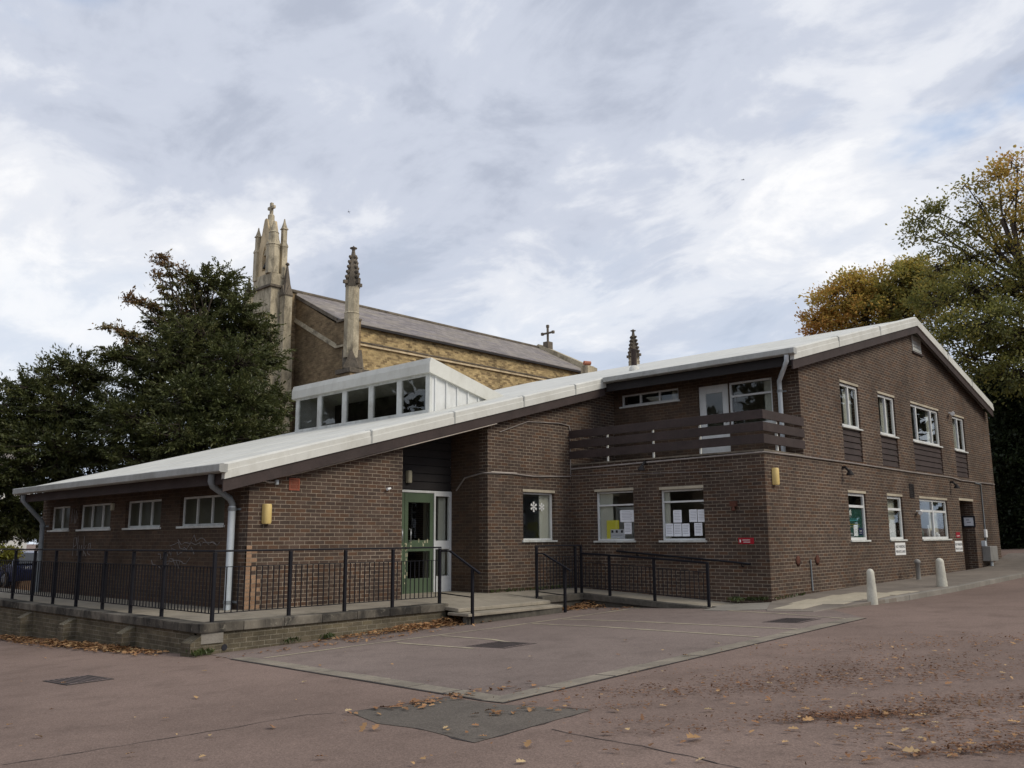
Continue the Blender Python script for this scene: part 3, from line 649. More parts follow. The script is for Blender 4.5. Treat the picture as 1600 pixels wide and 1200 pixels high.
# roof ----------------------------------------------------------------
E0, E1, RX, RE = 7.80, 18.87, 27.5, 34.92
V1, V2, VB = 14.17, 8.75, 24.42
def roof_slab(x0, x1, y0, y1, th=0.14):
    mb = MB(); mb.prism([(x0, y0, zr(x0)), (x1, y0, zr(x1)), (x1, y1, zr(x1)), (x0, y1, zr(x0))], (0, 0, -th)); return mb
rf = MB()
for x0, x1, y0 in ((E0, E1, V1+0.10), (E1, RX, V2+0.10), (RX+1e-4, RE, V2+0.10)):
    rf.v += []; k = roof_slab(x0, x1, y0, VB); rf.add(k.v, k.f)
roof = rf.build('roof', 'roof_white', hall)
# seams of the roof membrane
sm = MB()
for y in (16.2, 18.4, 20.6, 22.8): sm.prism([(E0+0.1, y, zr(E0+0.1)+0.004), (15.1 if 17 < y < 23.5 else E1, y, zr(15.1 if 17 < y < 23.5 else E1)+0.004), (15.1 if 17 < y < 23.5 else E1, y+0.05, zr(15.1 if 17 < y < 23.5 else E1)+0.004), (E0+0.1, y+0.05, zr(E0+0.1)+0.004)], (0, 0, -0.01))
for y in (11.0, 13.4): sm.prism([(E1+0.1, y, zr(E1+0.1)+0.004), (RX-.2, y, zr(RX-.2)+0.004), (RX-.2, y+0.05, zr(RX-.2)+0.004), (E1+0.1, y+0.05, zr(E1+0.1)+0.004)], (0, 0, -0.01))
sm.build('seam', 'roof_white', roof)
def verge(x0, x1, y, cuts, parent):
    """white metal edge trim with a bevelled upstand, brown board below it"""
    mb = MB(); b = MB(); j = MB()
    prof = [(0.0, -0.25), (0.0, -0.105), (0.014, -0.095), (0.014, 0.0), (0.06, 0.035), (0.20, 0.035), (0.34, 0.0), (0.34, -0.02), (0.10, -0.03), (0.10, -0.25)]
    P = [[(x, y+p[0], zr(x)+p[1]) for p in prof] for x in (x0, x1)]
    n = len(prof); mb.add(P[0]+P[1], [tuple(range(n)), tuple(range(2*n-1, n-1, -1))]+[(i, i+n, (i+1) % n+n, (i+1) % n) for i in range(n)])
    w = mb.build('verge_trim', 'roof_white', parent)
    bb = [(0.035, -0.47), (0.035, -0.24), (0.075, -0.24), (0.075, -0.47)]
    P = [[(x, y+p[0], zr(x)+p[1]) for p in bb] for x in (x0, x1)]
    b.add(P[0]+P[1], [(0, 1, 2, 3), (7, 6, 5, 4)]+[(i, i+4, (i+1) % 4+4, (i+1) % 4) for i in range(4)]); b.build('fascia_board', 'brown_timber', parent)
    s = MB(); P = [[(x, y+p[0], zr(x)+p[1]) for p in ((0.076, -0.44), (0.076, -0.38), (0.62, -0.38), (0.62, -0.44))] for x in (x0, x1)]
    for c in cuts:
        P2 = [[(x, y+p[0], zr(x)+p[1]) for p in ((-0.006, -0.252), (-0.006, 0.007), (0.056, 0.041), (0.20, 0.041), (0.20, 0.03), (0.06, 0.03))] for x in (c-0.02, c+0.02)]
        j = MB(); n = 6; j.add(P2[0]+P2[1], [tuple(range(n)), tuple(range(2*n-1, n-1, -1))]+[(i, i+n, (i+1) % n+n, (i+1) % n) for i in range(n)]); j.build('trim_joint', 'gutter_grey', w)
    return w
verge(E0, E1+0.05, V1, (11.0, 13.3, 15.6, 17.6), roof); verge(E1, RX, V2, (21.5, 24.4), roof); verge(RX+0.001, RE, V2, (30.2, 32.6), roof)
def gutter(x, y0, y1, z, parent):
    mb = MB(); h = 0.135
    prof = [(-0.14, -h+0.02), (-0.14, 0.0), (-0.115, 0.015), (-0.03, 0.012), (0.02, 0.012), (0.02, -h), (-0.11, -h)]
    P = [[(x+p[0], y, z+p[1]) for p in prof] for y in (y0, y1)]; n = len(prof)
    mb.add(P[0]+P[1], [tuple(range(n)), tuple(range(2*n-1, n-1, -1))]+[(i, i+n, (i+1) % n+n, (i+1) % n) for i in range(n)])
    return mb.build('gutter', 'gutter_grey', parent)
gutter(E0, V1-0.06, VB, zr(E0), roof); gutter(E1, V2-0.06, V1-0.02, zr(E1), roof)
mb = MB(); mb.box(E0+0.05, E0+0.09, V1+0.1, VB, zr(E0)-0.33, zr(E0)-0.14); mb.box(E0+0.09, X1-0.002, V1+0.1, VB, zr(E0)-0.20, zr(E0)-0.17); mb.build('soffit', 'brown_timber', roof)
mb = MB(); mb.box(E1+0.05, E1+0.09, V2+0.1, V1, zr(E1)-0.36, zr(E1)-0.14); mb.box(E1+0.09, XU-0.002, V2+0.1, V1+0.2, zr(E1)-0.22, zr(E1)-0.19); mb.build('soffit', 'dark_timber', roof)
# clerestory box on the roof
DX, DY0, DY1, DT = 15.18, 17.15, 23.40, EYE+4.73
DE = 17.93; zm = lambda x: DT-0.26*(x-DX)
mb = MB()
mb.prism([(DX, DY0, zr(DX)-0.02), (DX, DY0, DT-0.28), (DE, DY0, zm(DE)-0.28), (16.9, DY0, zr(16.9)-0.02)], (0, 0.06, 0))
cl = mb.build('clerestory', 'trim_white', hall); mb = MB()
mb.prism([(DX, DY1-0.06, zr(DX)-0.02), (DX, DY1-0.06, DT-0.28), (DE, DY1-0.06, zm(DE)-0.28), (16.9, DY1-0.06, zr(16.9)-0.02)], (0, 0.06, 0))
mb.build('cheek', 'trim_white', cl)
mb = MB(); ov = 0.10
for (y0, y1) in ((DY0-ov, DY1+ov),):
    prof = [(DX-ov, DT-0.40), (DX-ov, DT-0.16), (DX-ov+0.05, DT), (DE, zm(DE)), (DE, zm(DE)-0.05), (DX+0.02, DT-0.09), (DX+0.02, DT-0.40)]
    P = [[(p[0], y, p[1]) for p in prof] for y in (y0, y1)]; n = len(prof)
    mb.add(P[0]+P[1], [tuple(range(n)), tuple(range(2*n-1, n-1, -1))]+[(i, i+n, (i+1) % n+n, (i+1) % n) for i in range(n)])
for y in (DY0-ov-0.004, DY1+ov-0.10):
    mb.prism([(DX-ov-0.003, y, DT-0.40), (DX-ov-0.003, y, DT-0.158), (DX-ov+0.05, y, DT+0.003), (DE+0.25, y, zm(DE+0.25)+0.003), (DE+0.12, y, zm(DE+0.12)-0.36)], (0, 0.104, 0))
mb.build('clerestory_roof', 'roof_white', cl, bevel=0.008)
mb = MB(); npan = 5; pw = (DY1-DY0)/npan
for k in range(npan+1):
    y = DY0+pw*k; a, b = (y-0.005, y+0.16) if k == 0 else ((y-0.16, y+0.005) if k == npan else (y-0.10, y+0.10))
    mb.box(DX-0.004, DX+0.08, a, b, zr(DX)-0.02, DT-0.28)
mb.box(DX+0.003, DX+0.06, DY0+0.01, DY1-0.01, DT-0.46, DT-0.30); mb.box(DX-0.02, DX+0.07, DY0+0.01, DY1-0.01, zr(DX)-0.02, zr(DX)+0.075)
fr_ = mb.build('window_frame', 'old_white', cl)
mb = MB(); mb.box(DX+0.03, DX+0.036, DY0+0.05, DY1-0.05, zr(DX), DT-0.35); mb.build('glass', 'clerestory_glass', cl)
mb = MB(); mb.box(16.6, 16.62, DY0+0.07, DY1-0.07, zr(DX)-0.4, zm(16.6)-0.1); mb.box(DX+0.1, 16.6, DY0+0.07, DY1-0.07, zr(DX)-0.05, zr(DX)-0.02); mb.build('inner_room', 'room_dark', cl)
mb = MB()
for k in range(5):
    x = DX+0.16+k*0.40; mb.box(x, x+0.05, DY0-0.035, DY0-0.001, zr(x)-0.02, zm(x)-0.30)
mb.build('batten', 'trim_white', cl)
# flue on the upper roof
fp = (21.93, 15.34)
mb = MB(); mb.lathe((fp[0], fp[1], zr(fp[0])-0.05), [(0.085, 0), (0.085, 0.66), (0.10, 0.665), (0.10, 0.70), (0.0, 0.71)], 12); fl_ = mb.build('flue', 'brown_timber', hall)
mb = MB(); mb.lathe((fp[0], fp[1], zr(fp[0])-0.03), [(0.16, 0), (0.15, 0.10), (0.09, 0.16)], 12); mb.build('collar', 'roof_white', fl_)
# drainpipes
def pipe(pts, r, mat, clips, ax, pl, a):
    mb = MB(); mb.tube(pts, r, 12); p = mb.build('drainpipe', mat, hall)
    c = MB()
    for z in clips: c.lathe((pts[-1][0], pts[-1][1], z), [(r+0.012, -0.03), (r+0.012, 0.03)], 12); 
    for z in clips: wbox(c, ax, pl, a-0.12, a+0.12, z-0.018, z+0.018, -0.02, 0.0)
    c.build('bracket', 'pipe_grey', p); return p
pipe([(7.80, 14.62, zr(E0)-0.14), (7.80, 14.64, 2.55), (7.86, 14.68, 2.47), (8.27, 14.80, 2.27), (8.34, 14.82, 2.18), (8.34, 14.82, 2.10)], 0.058, 'pipe_grey', (), 'L', X1, 14.82)
pipe([(8.34, 14.82, 2.13), (8.34, 14.82, 0.27)], 0.065, 'pipe_white', (2.08, 0.42), 'L', X1, 14.82)
pipe([(7.80, 24.05, zr(E0)-0.14), (7.80, 24.05, 2.55), (7.86, 24.06, 2.47), (8.30, 24.16, 2.05), (8.35, 24.17, 1.96), (8.35, 24.17, 0.2)], 0.058, 'pipe_grey', (1.9,), 'L', X1, 24.15)
pipe([(18.80, 8.90, zr(E1)-0.13), (18.82, 8.92, 5.50), (19.46, 9.44, 5.18), (19.53, 9.47, 5.08), (19.53, 9.47, 3.36)], 0.055, 'pipe_white', (4.95,), 'L', XU, 9.47)
# balcony --------------------------------------------------------------
mb = MB(); mb.box(X2+TH, XU-0.001, Y2+TH, Y1-0.001, 3.24, 3.30); mb.build('balcony_floor', 'concrete', hall)
mb = MB(); wbox(mb, 'L', X2, Y2-0.03, Y1-0.002, 3.362, 3.40, -0.03, 0.30); wbox(mb, 'F', Y2, X2+0.302, XU-0.002, 3.362, 3.40, -0.03, 0.30); mb.build('parapet_cap', 'dark_stone', hall)
for z0, z1 in ((4.068, 4.27), (3.80, 4.00), (3.53, 3.73)):
    mb = MB(); wbox(mb, 'L', X2, Y2-0.05, Y1-0.004, z0, z1, -0.05, -0.012); wbox(mb, 'F', Y2, X2-0.012, XU+0.02, z0-0.002, z1-0.002, -0.05, -0.012)
    mb.build('balcony_board', 'brown_timber', hall, bevel=0.005)
for px in (949, 1020.5, 1094): y = float(on_x(px, 690, X2)[1]); part(hall, 'balcony_post', 'old_white', 'L', X2, y-0.018, y+0.018, 3.401, 4.22, -0.011, 0.03)
for x in (18.35,): part(hall, 'balcony_post', 'old_white', 'F', Y2, x-0.02, x+0.02, 3.401, 4.22, -0.011, 0.04)
# cables, lamps and small fittings ----------------------------------------
def cable(pts, r=0.016, mat='conduit'):
    mb = MB(); mb.tube(pts, r, 6); mb.build('cable', mat, hall)
o_ = -0.025
cable([(X2+o_, Y1-0.03, 3.27), (X2+o_, Y2+o_, 3.335), (X2+1.5, Y2+o_, 3.35), (22.4, Y2+o_, 3.36), (26.3, Y2+o_, 3.34), (30.2, Y2+o_, 3.35), (31.2, Y2+o_, 3.30), (35.0, Y2+o_, 3.32)], 0.022)
cable([(X2+o_, Y1-0.03, 3.10), (X2+o_, 9.8, 2.97)], 0.007)
cable([(14.60, 15.5, 2.66), (14.60, 15.2, 2.95), (14.60, 14.6, 3.03), (14.60, Y1+o_, 3.03), (15.4, Y1+o_, 3.05), (16.2, Y1+o_, 3.02), (17.63, Y1+o_, 3.08)], 0.02)
cable([(14.72, Y1-0.02, 3.06), (15.6, Y1-0.02, 3.07)], 0.012, 'white_cable')
cable([(15.0, Y1+o_, 4.02), (16.0, Y1+o_, 4.36), (17.2, Y1+o_, 4.43), (17.6, Y1+o_, 4.40), (17.64, Y1+o_, 4.3), (17.64, Y1+o_, 3.12)], 0.013)
cable([(X1+0.1, Y1+o_, 2.585), (9.0, Y1+o_, 2.58), (8.85, Y1+o_, 2.56), (8.6, Y1-0.05, 2.62), (9.05, Y1-0.05, 2.68), (9.5, Y1-0.02, zr(9.5)-0.5), (12.05, V1+0.06, zr(12.05)-0.49), (14.7, V1+0.06, zr(14.7)-0.49)], 0.013, 'white_cable')
cable([(32.7, Y2+o_, 3.28), (33.33, Y2+o_, 3.26), (33.33, Y2+o_, 1.1)], 0.022, 'pipe_grey')
cable([(19.6, Y2+o_, 1.0), (19.62, Y2+o_, 0.3)], 0.018, 'pipe_grey')
def wall_light(ax, pl, a, z, h=0.36, w=0.17, d=0.12, mat='yellow_plastic'):
    mb = MB(); n = 8; prof = [(w/2*math.cos(math.pi*i/n), -d*math.sin(math.pi*i/n)**0.6-0.012) for i in range(n+1)]
    P = [[wp(ax, pl, a+p[0]*s, zz, p[1]*(0.4+0.6*s)) for p in prof] for zz, s in ((z-h/2, 0.86), (z-h/2+0.03, 1), (z+h/2-0.03, 1), (z+h/2, 0.86))]
    m_ = n+1; vs = sum(P, []); fs = [(k*m_+i, k*m_+i+1, (k+1)*m_+i+1, (k+1)*m_+i) for k in range(3) for i in range(n)]
    if ax == 'F': fs = [f[::-1] for f in fs]
    mb.add(vs, fs, True); mb.add(P[0], [tuple(range(m_))]); mb.add(P[3], [tuple(range(m_))])
    o = mb.build('wall_light', mat, hall)
    b = MB(); wbox(b, ax, pl, a-w*0.42, a+w*0.42, z-h*0.47, z+h*0.47, -0.012, 0.001); b.build('back_plate', 'dark_timber', o)
wall_light('F', Y1, 8.81, 1.99); wall_light('F', Y2, 18.06, 2.82, 0.37); wall_light('F', 15.7, 13.25, 2.94, 0.28, 0.14, 0.10, 'beige_plastic'); 
def floodlight(ax, pl, a, z, mat='dark_timber'):
    mb = MB(); wbox(mb, ax, pl, a-0.03, a+0.03, z-0.03, z+0.03, -0.10, 0.0); mb.tube([wp(ax, pl, a, z, -0.08), wp(ax, pl, a+0.02, z-0.10, -0.16)], 0.03, 8)
    mb.lathe(wp(ax, pl, a+0.02, z-0.14, -0.18), [(0.03, 0.06), (0.09, -0.03), (0.09, -0.06)], 10); return mb.build('lamp_bracket', mat, hall)
floodlight('F', Y2, 21.8, 3.22); floodlight('F', Y2, 30.15, 3.20); floodlight('L', X2, 12.1, 3.30)
def camera_unit(ax, pl, a, z, s=1.0):
    mb = MB(); mb.tube([wp(ax, pl, a, z, 0), wp(ax, pl, a, z, -0.07*s), wp(ax, pl, a-0.03*s, z-0.02*s, -0.10*s)], 0.02*s, 8)
    mb.tube([wp(ax, pl, a+0.05*s, z, -0.10*s), wp(ax, pl, a-0.16*s, z-0.05*s, -0.16*s)], [0.045*s, 0.06*s], 10); mb.build('security_camera', 'sign_white', hall)
camera_unit('F', Y1, 11.66, 2.56, 0.5); camera_unit('F', Y2, 26.85, 2.22, 1.0); camera_unit('F', Y2, 30.65, 5.48, 1.1)
mb = MB(); wbox(mb, 'L', X1, 20.17, 20.27, 2.2, 2.36, -0.06, 0.0); mb.build('alarm_box', 'beige_plastic', hall, bevel=0.01)
mb = MB(); wbox(mb, 'F', Y1, 8.97, 9.03, 2.53, 2.62, -0.06, 0.0); mb.build('junction_box', 'pipe_white', hall, bevel=0.01)
mb = MB(); wbox(mb, 'L', X2, 9.72, 9.88, 2.18, 2.30, -0.07, 0.0); mb.lathe(wp('L', X2, 9.8, 2.12, -0.05), [(0.05, -0.03), (0.03, 0.06)], 8); mb.build('lamp_bracket', 'rust', hall)
mb = MB()
wbox(mb, 'F', Y2, 32.85, 33.70, 0.66, 1.16, -0.26, 0.0)
gb = mb.build('meter_box', 'grey_meter_box', hall, bevel=0.02)
mb = MB(); mb.tube([(33.3, Y2-0.14, 0.67), (33.3, Y2-0.14, -0.1)], 0.05, 8); wbox(mb, 'F', Y2, 32.85, 33.0, 1.161, 1.34, -0.12, 0.0); mb.build('pipe_stub', 'pipe_white', gb)
mb = MB(); wbox(mb, 'F', Y2, 33.24, 33.42, 1.45, 1.72, -0.07, 0.0); mb.build('switch_box', 'sign_white', hall, bevel=0.01)
# pale repaired brickwork at the corner by the drainpipe
mb = MB()
for k in range(15):
    z = 0.30+k*0.075; wbox(mb, 'F', Y1, X1, X1+(0.215 if k % 2 else 0.105), z+0.004, z+0.069, -0.003, 0.05)
    if k < 7 and k % 2 == 0: wbox(mb, 'F', Y1, X1+0.125, X1+0.30, z+0.004, z+0.069, -0.003, 0.05)
mb.build('repaired_quoin', 'pale_quoin', hall)
# stains round the old fixing plates on the gable
for x in (19.0, 20.0):
    mb = MB(); mb.lathe((x, Y2-0.012, 0.98), [(0.10, -0.012), (0.12, 0.0), (0.05, 0.012)], 14, tilt=Matrix.Rotation(R(90), 3, 'X')); mb.build('fixing_plate', 'rust', hall)
# scrawled chalk on the long wall
def scrawl(strokes, y0, z0, sy, sz):
    mb = MB()
    for st in strokes: mb.tube([(X1-0.004, y0-p[0]*sy, z0+p[1]*sz) for p in st], 0.009, 5)
    mb.build('graffiti', 'chalk', hall)
scrawl([[(0, 0), (0.05, 1), (0.5, 1), (0.55, 0.6), (0.08, 0.5)], [(0.8, 1.1), (0.8, 0)], [(1.1, 0.6), (1.12, 0.05), (1.5, 0.05), (1.55, 0.6)], [(1.9, 1.1), (1.9, 0)], [(2.35, 0.6), (1.93, 0.3), (2.4, 0)], [(2.65, 0.35), (3.1, 0.4), (3.0, 0.7), (2.7, 0.65), (2.65, 0.15), (3.1, 0.05)]], 22.35, 1.18, 0.33, 0.42)
scrawl([[(0, 0), (0.1, 1), (0.4, 0.1), (0.7, 1), (0.8, 0)], [(1.1, 0), (1.1, 0.9), (1.5, 0.3)]], 22.6, 1.95, 0.26, 0.35)
st_ = []
for q in range(5):
    x = 0.0; s = []
    for k in range(14): s.append((x, random.uniform(0, 0.5)+q*0.28)); x += random.uniform(0.05, 0.22)
    st_.append([(p[0]+random.uniform(0, 0.1)+q*0.3, p[1]) for p in s])
scrawl(st_, 18.2, 0.95, 0.9, 0.42)
# interior: floors and room walls seen dimly through the windows
mb = MB(); mb.box(X1+TH+0.01, X2-0.3, Y1+1.6, YB-0.01, 0.20, 0.24); mb.box(X2+TH+0.01, XR-0.3, Y2+TH+0.01, YB-0.01, 0.20, 0.24); mb.box(XU+TH+.01, XR-0.3, Y2+TH+0.01, YB-0.01, 3.10, 3.22)
mb.box(X2+TH+0.01, XU+TH, Y2+TH+0.01, Y1, 3.10, 3.22)
mb.box(X2+3.6, X2+3.7, Y2+TH, YB-0.02, 0.24, 3.09); mb.box(X2+TH+0.02, X2+3.59, Y1+0.02, Y1+0.1, 0.24, 3.09); mb.box(XU+TH+0.01, XR-0.3, Y2+3.6, Y2+3.7, 3.23, 5.9); mb.box(XU+3.6, XU+3.7, Y2+TH+0.01, Y1, 3.23, 6.2)
mb.box(21.4, XR-0.3, Y2+3.6, Y2+3.7, 0.24, 3.09); mb.box(15.0, X2+3.5, Y1+2.6, Y1+2.7, 0.24, 3.6); mb.box(12.06, 14.6, 18.5, 18.6, 0.24, 3.2)
for x in (23.9, 26.5, 30.3): mb.box(x-0.05, x+0.05, Y2+TH+0.01, Y2+3.58, 0.24, 3.09); mb.box(x-0.05, x+0.05, Y2+TH+0.01, Y2+3.58, 3.23, 5.9)
mb.build('inner_room', 'plaster', hall)
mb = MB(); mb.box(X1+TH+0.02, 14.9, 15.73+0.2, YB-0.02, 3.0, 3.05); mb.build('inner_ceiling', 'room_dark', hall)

# ------------------------------------------------------------------ signs and things in the windows
def sign(name, ax, pl, a0, a1, z0, z1, mat, label, cat='sign', d=0.012, frame=None, group=None, base=0.0):
    t = thing(name, wp(ax, pl, (a0+a1)/2, z0, base), label, cat, group)
    mb = MB(); wbox(mb, ax, pl, a0, a1, z0, z1, base-d, base-0.001); mb.build('panel', mat, t)
    if frame:
        mb = MB(); f = 0.05
        for b0, b1, c0, c1 in ((a0-f, a1+f, z1, z1+f), (a0-f, a1+f, z0-f, z0), (a0-f, a0, z0, z1), (a1, a1+f, z0, z1)): wbox(mb, ax, pl, b0, b1, c0, c1, base-d-0.015, base-0.001)
        mb.build('frame', frame, t)
    return t
def lettering(t, ax, pl, rows, mat, d):
    """rows of (text, size, a, z)"""
    mb = MB()
    U = (1, 0, 0) if ax == 'F' else (0, -1, 0)
    for body, size, a, z in rows: text_mesh(mb, body, size, wp(ax, pl, a, z, d), U, (0, 0, 1))
    mb.build('lettering', mat, t)
def bars(t, ax, pl, L, mat, d, nm='print'):
    mb = MB()
    for a0, a1, z0, z1 in L: wbox(mb, ax, pl, a0, a1, z0, z1, d-0.002, d)
    mb.build(nm, mat, t)
s = sign('parking_sign', 'F', Y2, 24.93, 25.70, 1.0, 1.335, 'sign_white', 'white no parking sign on the gable below the narrow middle window', group='white no parking signs')
lettering(s, 'F', Y2, (('- NO PARKING -', 0.115, 25.315, 1.225), ('PRIVATE LAND', 0.105, 25.315, 1.09)), 'black_print', -0.0155)
s = sign('parking_sign', 'F', Y2, 30.05, 30.75, 1.02, 1.35, 'sign_white', 'white no parking sign beside the dark side door', group='white no parking signs')
lettering(s, 'F', Y2, (('NO PARKING', 0.115, 30.40, 1.24), ('PRIVATE LAND', 0.098, 30.40, 1.10)), 'black_print', -0.0155)
s = sign('fire_notice', 'F', Y2, 30.22, 30.62, 1.45, 1.62, 'sign_red', 'small red notice above the parking sign by the side door', 'notice')
bars(s, 'F', Y2, ((30.27, 30.57, 1.50, 1.515),), 'sign_white', -0.0125)
s = sign('red_sign', 'L', X2, 9.37, 9.74, 1.365, 1.50, 'sign_red', 'dark red sign with two white lines on the wall beside the right office window')
bars(s, 'L', X2, ((9.46, 9.64, 1.445, 1.456), (9.46, 9.62, 1.40, 1.411)), 'sign_white', -0.0125); bars(s, 'L', X2, ((9.68, 9.71, 1.40, 1.46),), 'sign_white', -0.0125, 'emblem')
ya_, yb_ = float(on_x(1523, 815, 32.3)[1]), float(on_x(1505, 815, 32.3)[1]); za_, zb_ = float(on_x(1514, 823, 32.3)[2]), float(on_x(1514, 807, 32.3)[2])
s = sign('door_sign', 'L', 32.3, ya_+0.03, yb_-0.03, za_+0.03, zb_-0.03, 'paper', 'pale lilac sign in a black frame inside the side doorway', frame='black_print')
bars(s, 'L', 32.3, ((ya_+0.12, yb_-0.12, za_+0.13, za_+0.16), (ya_+0.16, yb_-0.10, za_+0.21, za_+0.24)), 'grey_print', -0.0125)
# papers inside the two office windows
PG = 'paper notices taped inside the office windows'
def notice(ax, pl, a0, a1, z0, z1, label, mat='paper', lines=6, d=0.112, nm='paper_notice', group=PG):
    t = thing(nm, wp(ax, pl, (a0+a1)/2, z0, d), label, 'notice', group)
    mb = MB(); wbox(mb, ax, pl, a0, a1, z0, z1, d, d+0.004); mb.build('sheet', mat, t)
    if lines:
        mb = MB()
        for k in range(lines):
            z = z1-(z1-z0)*(0.14+0.75*k/lines); w_ = (a1-a0); wbox(mb, ax, pl, a0+w_*random.uniform(0.1, 0.25), a1-w_*0.12, z-0.004, z+0.004, d-0.002, d)
        mb.build('print', 'grey_print', t)
    return t
GD = 0.112
def y_at(px, py): return on_x(px, py, X2+GD)[1]
def z_at(px, py): return on_x(px, py, X2+GD)[2]
def note_px(x0, x1, y0, y1, label, mat='paper', lines=6, d=GD, nm='paper_notice'):
    ym = (y0+y1)/2; return notice('L', X2, y_at(x1, ym), y_at(x0, ym), z_at((x0+x1)/2, y1), z_at((x0+x1)/2, y0), label, mat, lines, d, nm)
note_px(969, 990.5, 797, 815.5, 'wide sheet of two white pages high in the left office window')
note_px(975.5, 987, 816.5, 834.5, 'single white page hanging below the wide sheet in the left office window')
p = note_px(954, 976.5, 827, 841.5, 'white card with small dark emblems at the bottom of the left office window', lines=0, d=0.118)
bars(p, 'L', X2, [(y_at(a+3.2, 830), y_at(a, 830), z_at(a, 832.5), z_at(a, 828.5)) for a in (955, 962, 970)], 'black_print', 0.117, 'emblem')
bars(p, 'L', X2, [(y_at(972, 836), y_at(957, 836), z_at(960, 836.6), z_at(960, 835.8))], 'grey_print', 0.117)
note_px(947.5, 967, 813, 842, 'yellow poster leaning low in the left office window', 'paper_yellow', 0, 0.128, 'yellow_poster')
note_px(1052, 1065, 797, 816.5, 'white page alone at the upper middle of the right office window')
note_px(1077, 1089, 796, 815.5, 'left one of two touching white pages, upper right of the right office window')
note_px(1090, 1103, 796, 815.5, 'white page against the right edge of the right office window, touching its left neighbour')
note_px(1040, 1052, 818, 838, 'white page at the lower left corner of the right office window')
note_px(1053, 1065, 818, 838, 'white page directly under the lone upper page in the right office window')
note_px(1066, 1077.5, 818, 838, 'white page right of the middle in the lower row of the right office window')
note_px(1085, 1097.5, 817, 837, 'single white page below the touching pair in the right office window')
# snowflakes on the entrance window
def snowflake(a, z, r, label):
    mb = MB()
    for k in range(6):
        an = R(60*k+30); u = Vector((math.cos(an), 0, math.sin(an))); c = Vector((a, Y1+0.108, z))
        mb.bar(c+u*0.01, c+u*r, r*0.16, 0.003, up=(0, 1, 0))
        for f in (0.5, 0.75):
            for sg in (-1, 1):
                b = an+sg*R(50); w_ = Vector((math.cos(b), 0, math.sin(b))); q = c+u*r*f; mb.bar(q, q+w_*r*0.30, r*0.12, 0.0024, up=(0, 1, 0))
    tag(mb.build('snowflake_sticker', 'sign_white'), label, 'sticker', 'snowflake stickers on the entrance window')
snowflake(16.34, 2.285, 0.125, 'larger white snowflake sticker on the dark part of the window near the steps')
snowflake(16.64, 2.285, 0.105, 'smaller paler snowflake sticker right of the large one on the window near the steps')
# green poster filling the first gable window
t = thing('window_poster', (22.6, Y2+0.115, 1.46), 'dark green poster filling the lower pane of the first gable window', 'poster')
mb = MB(); wbox(mb, 'F', Y2, 22.09, 23.10, 1.48, 2.22, 0.113, 0.117); mb.build('sheet', 'poster_green', t)
def gx(px, py): return on_y(px, py, Y2+0.11)[0]
def gzz(px, py): return on_y(px, py, Y2+0.11)[2]
bars(t, 'F', Y2, ((22.14, 22.80, 1.90, 1.935), (22.14, 22.95, 1.955, 1.965)), 'poster_teal', 0.112, 'headline'); bars(t, 'F', Y2, ((22.16, 22.9, 1.80, 1.83), (22.16, 22.85, 1.74, 1.765)), 'poster_olive', 0.112, 'text_block')
bars(t, 'F', Y2, ((22.16, 22.42, 1.56, 1.60), (22.16, 22.5, 1.50, 1.525), (22.14, 22.4, 1.995, 2.01)), 'grey_print', 0.112, 'small_print')
mb = MB(); c = (22.26, 2.11)
for poly in (((-0.12, 0.0), (0.0, 0.10), (0.12, 0.0), (0.07, 0.0), (0.07, -0.07), (-0.07, -0.07), (-0.07, 0.0)), ((0.09, 0.05), (0.15, 0.10), (0.17, -0.07), (0.11, -0.07))):
    mb.prism([wp('F', Y2, c[0]+a, c[1]+b, 0.110) for a, b in poly], (0, 0.002, 0))
mb.build('emblem', 'sign_white', t)
notice('F', Y2, 22.50, 22.75, 1.52, 1.80, 'white slip stuck on the green poster in the first gable window', 'paper', 3, 0.106, 'paper_slip', None)
t = notice('F', Y2, 22.82, 23.08, 1.55, 1.72, 'navy blue card at the lower right of the green poster window', 'navy_print', 0, 0.106, 'navy_card', None)
bars(t, 'F', Y2, ((22.86, 23.0, 1.64, 1.66), (22.86, 22.98, 1.59, 1.60)), 'sign_white', 0.104)
notice('F', Y2, 25.05, 25.62, 1.46, 1.86, 'blank white board standing in the narrow middle window', 'paper', 0, 0.19, 'white_board', None)
# jars and bottles on the sill of the wide gable window
for k, (x, h, r, mt, lb) in enumerate(((27.33, 0.26, 0.05, 'poster_green', 'dark green bottle at the left end of the wide window sill'), (27.58, 0.40, 0.06, 'sign_white', 'tall white carton standing on the wide window sill'),
        (27.88, 0.30, 0.07, 'poster_green', 'squat green bottle behind the centre of the wide window sill'), (28.5, 0.38, 0.05, 'sign_white', 'slim white bottle right of the mullion on the wide window sill'),
        (28.85, 0.22, 0.08, 'grey_print', 'grey jar on the wide window sill'), (29.25, 0.17, 0.09, 'paper', 'low pale bowl at the right end of the wide window sill'))):
    mb = MB(); mb.lathe((x, Y2+0.26, 1.46), [(r*0.9, 0), (r, 0.02), (r, h*0.62), (r*0.45, h*0.8), (r*0.45, h), (r*0.2, h)], 12)
    tag(mb.build('window_bottle', mt), lb, 'bottle', 'containers on the wide window sill')

# ------------------------------------------------------------------ terrace, steps, ramp
ZT = 0.26                                    # top of the coping
A_ = (6.80, 12.87); B_ = (12.15, 13.10)
def fy(x): return A_[1]+(B_[1]-A_[1])*(x-A_[0])/(B_[0]-A_[0])
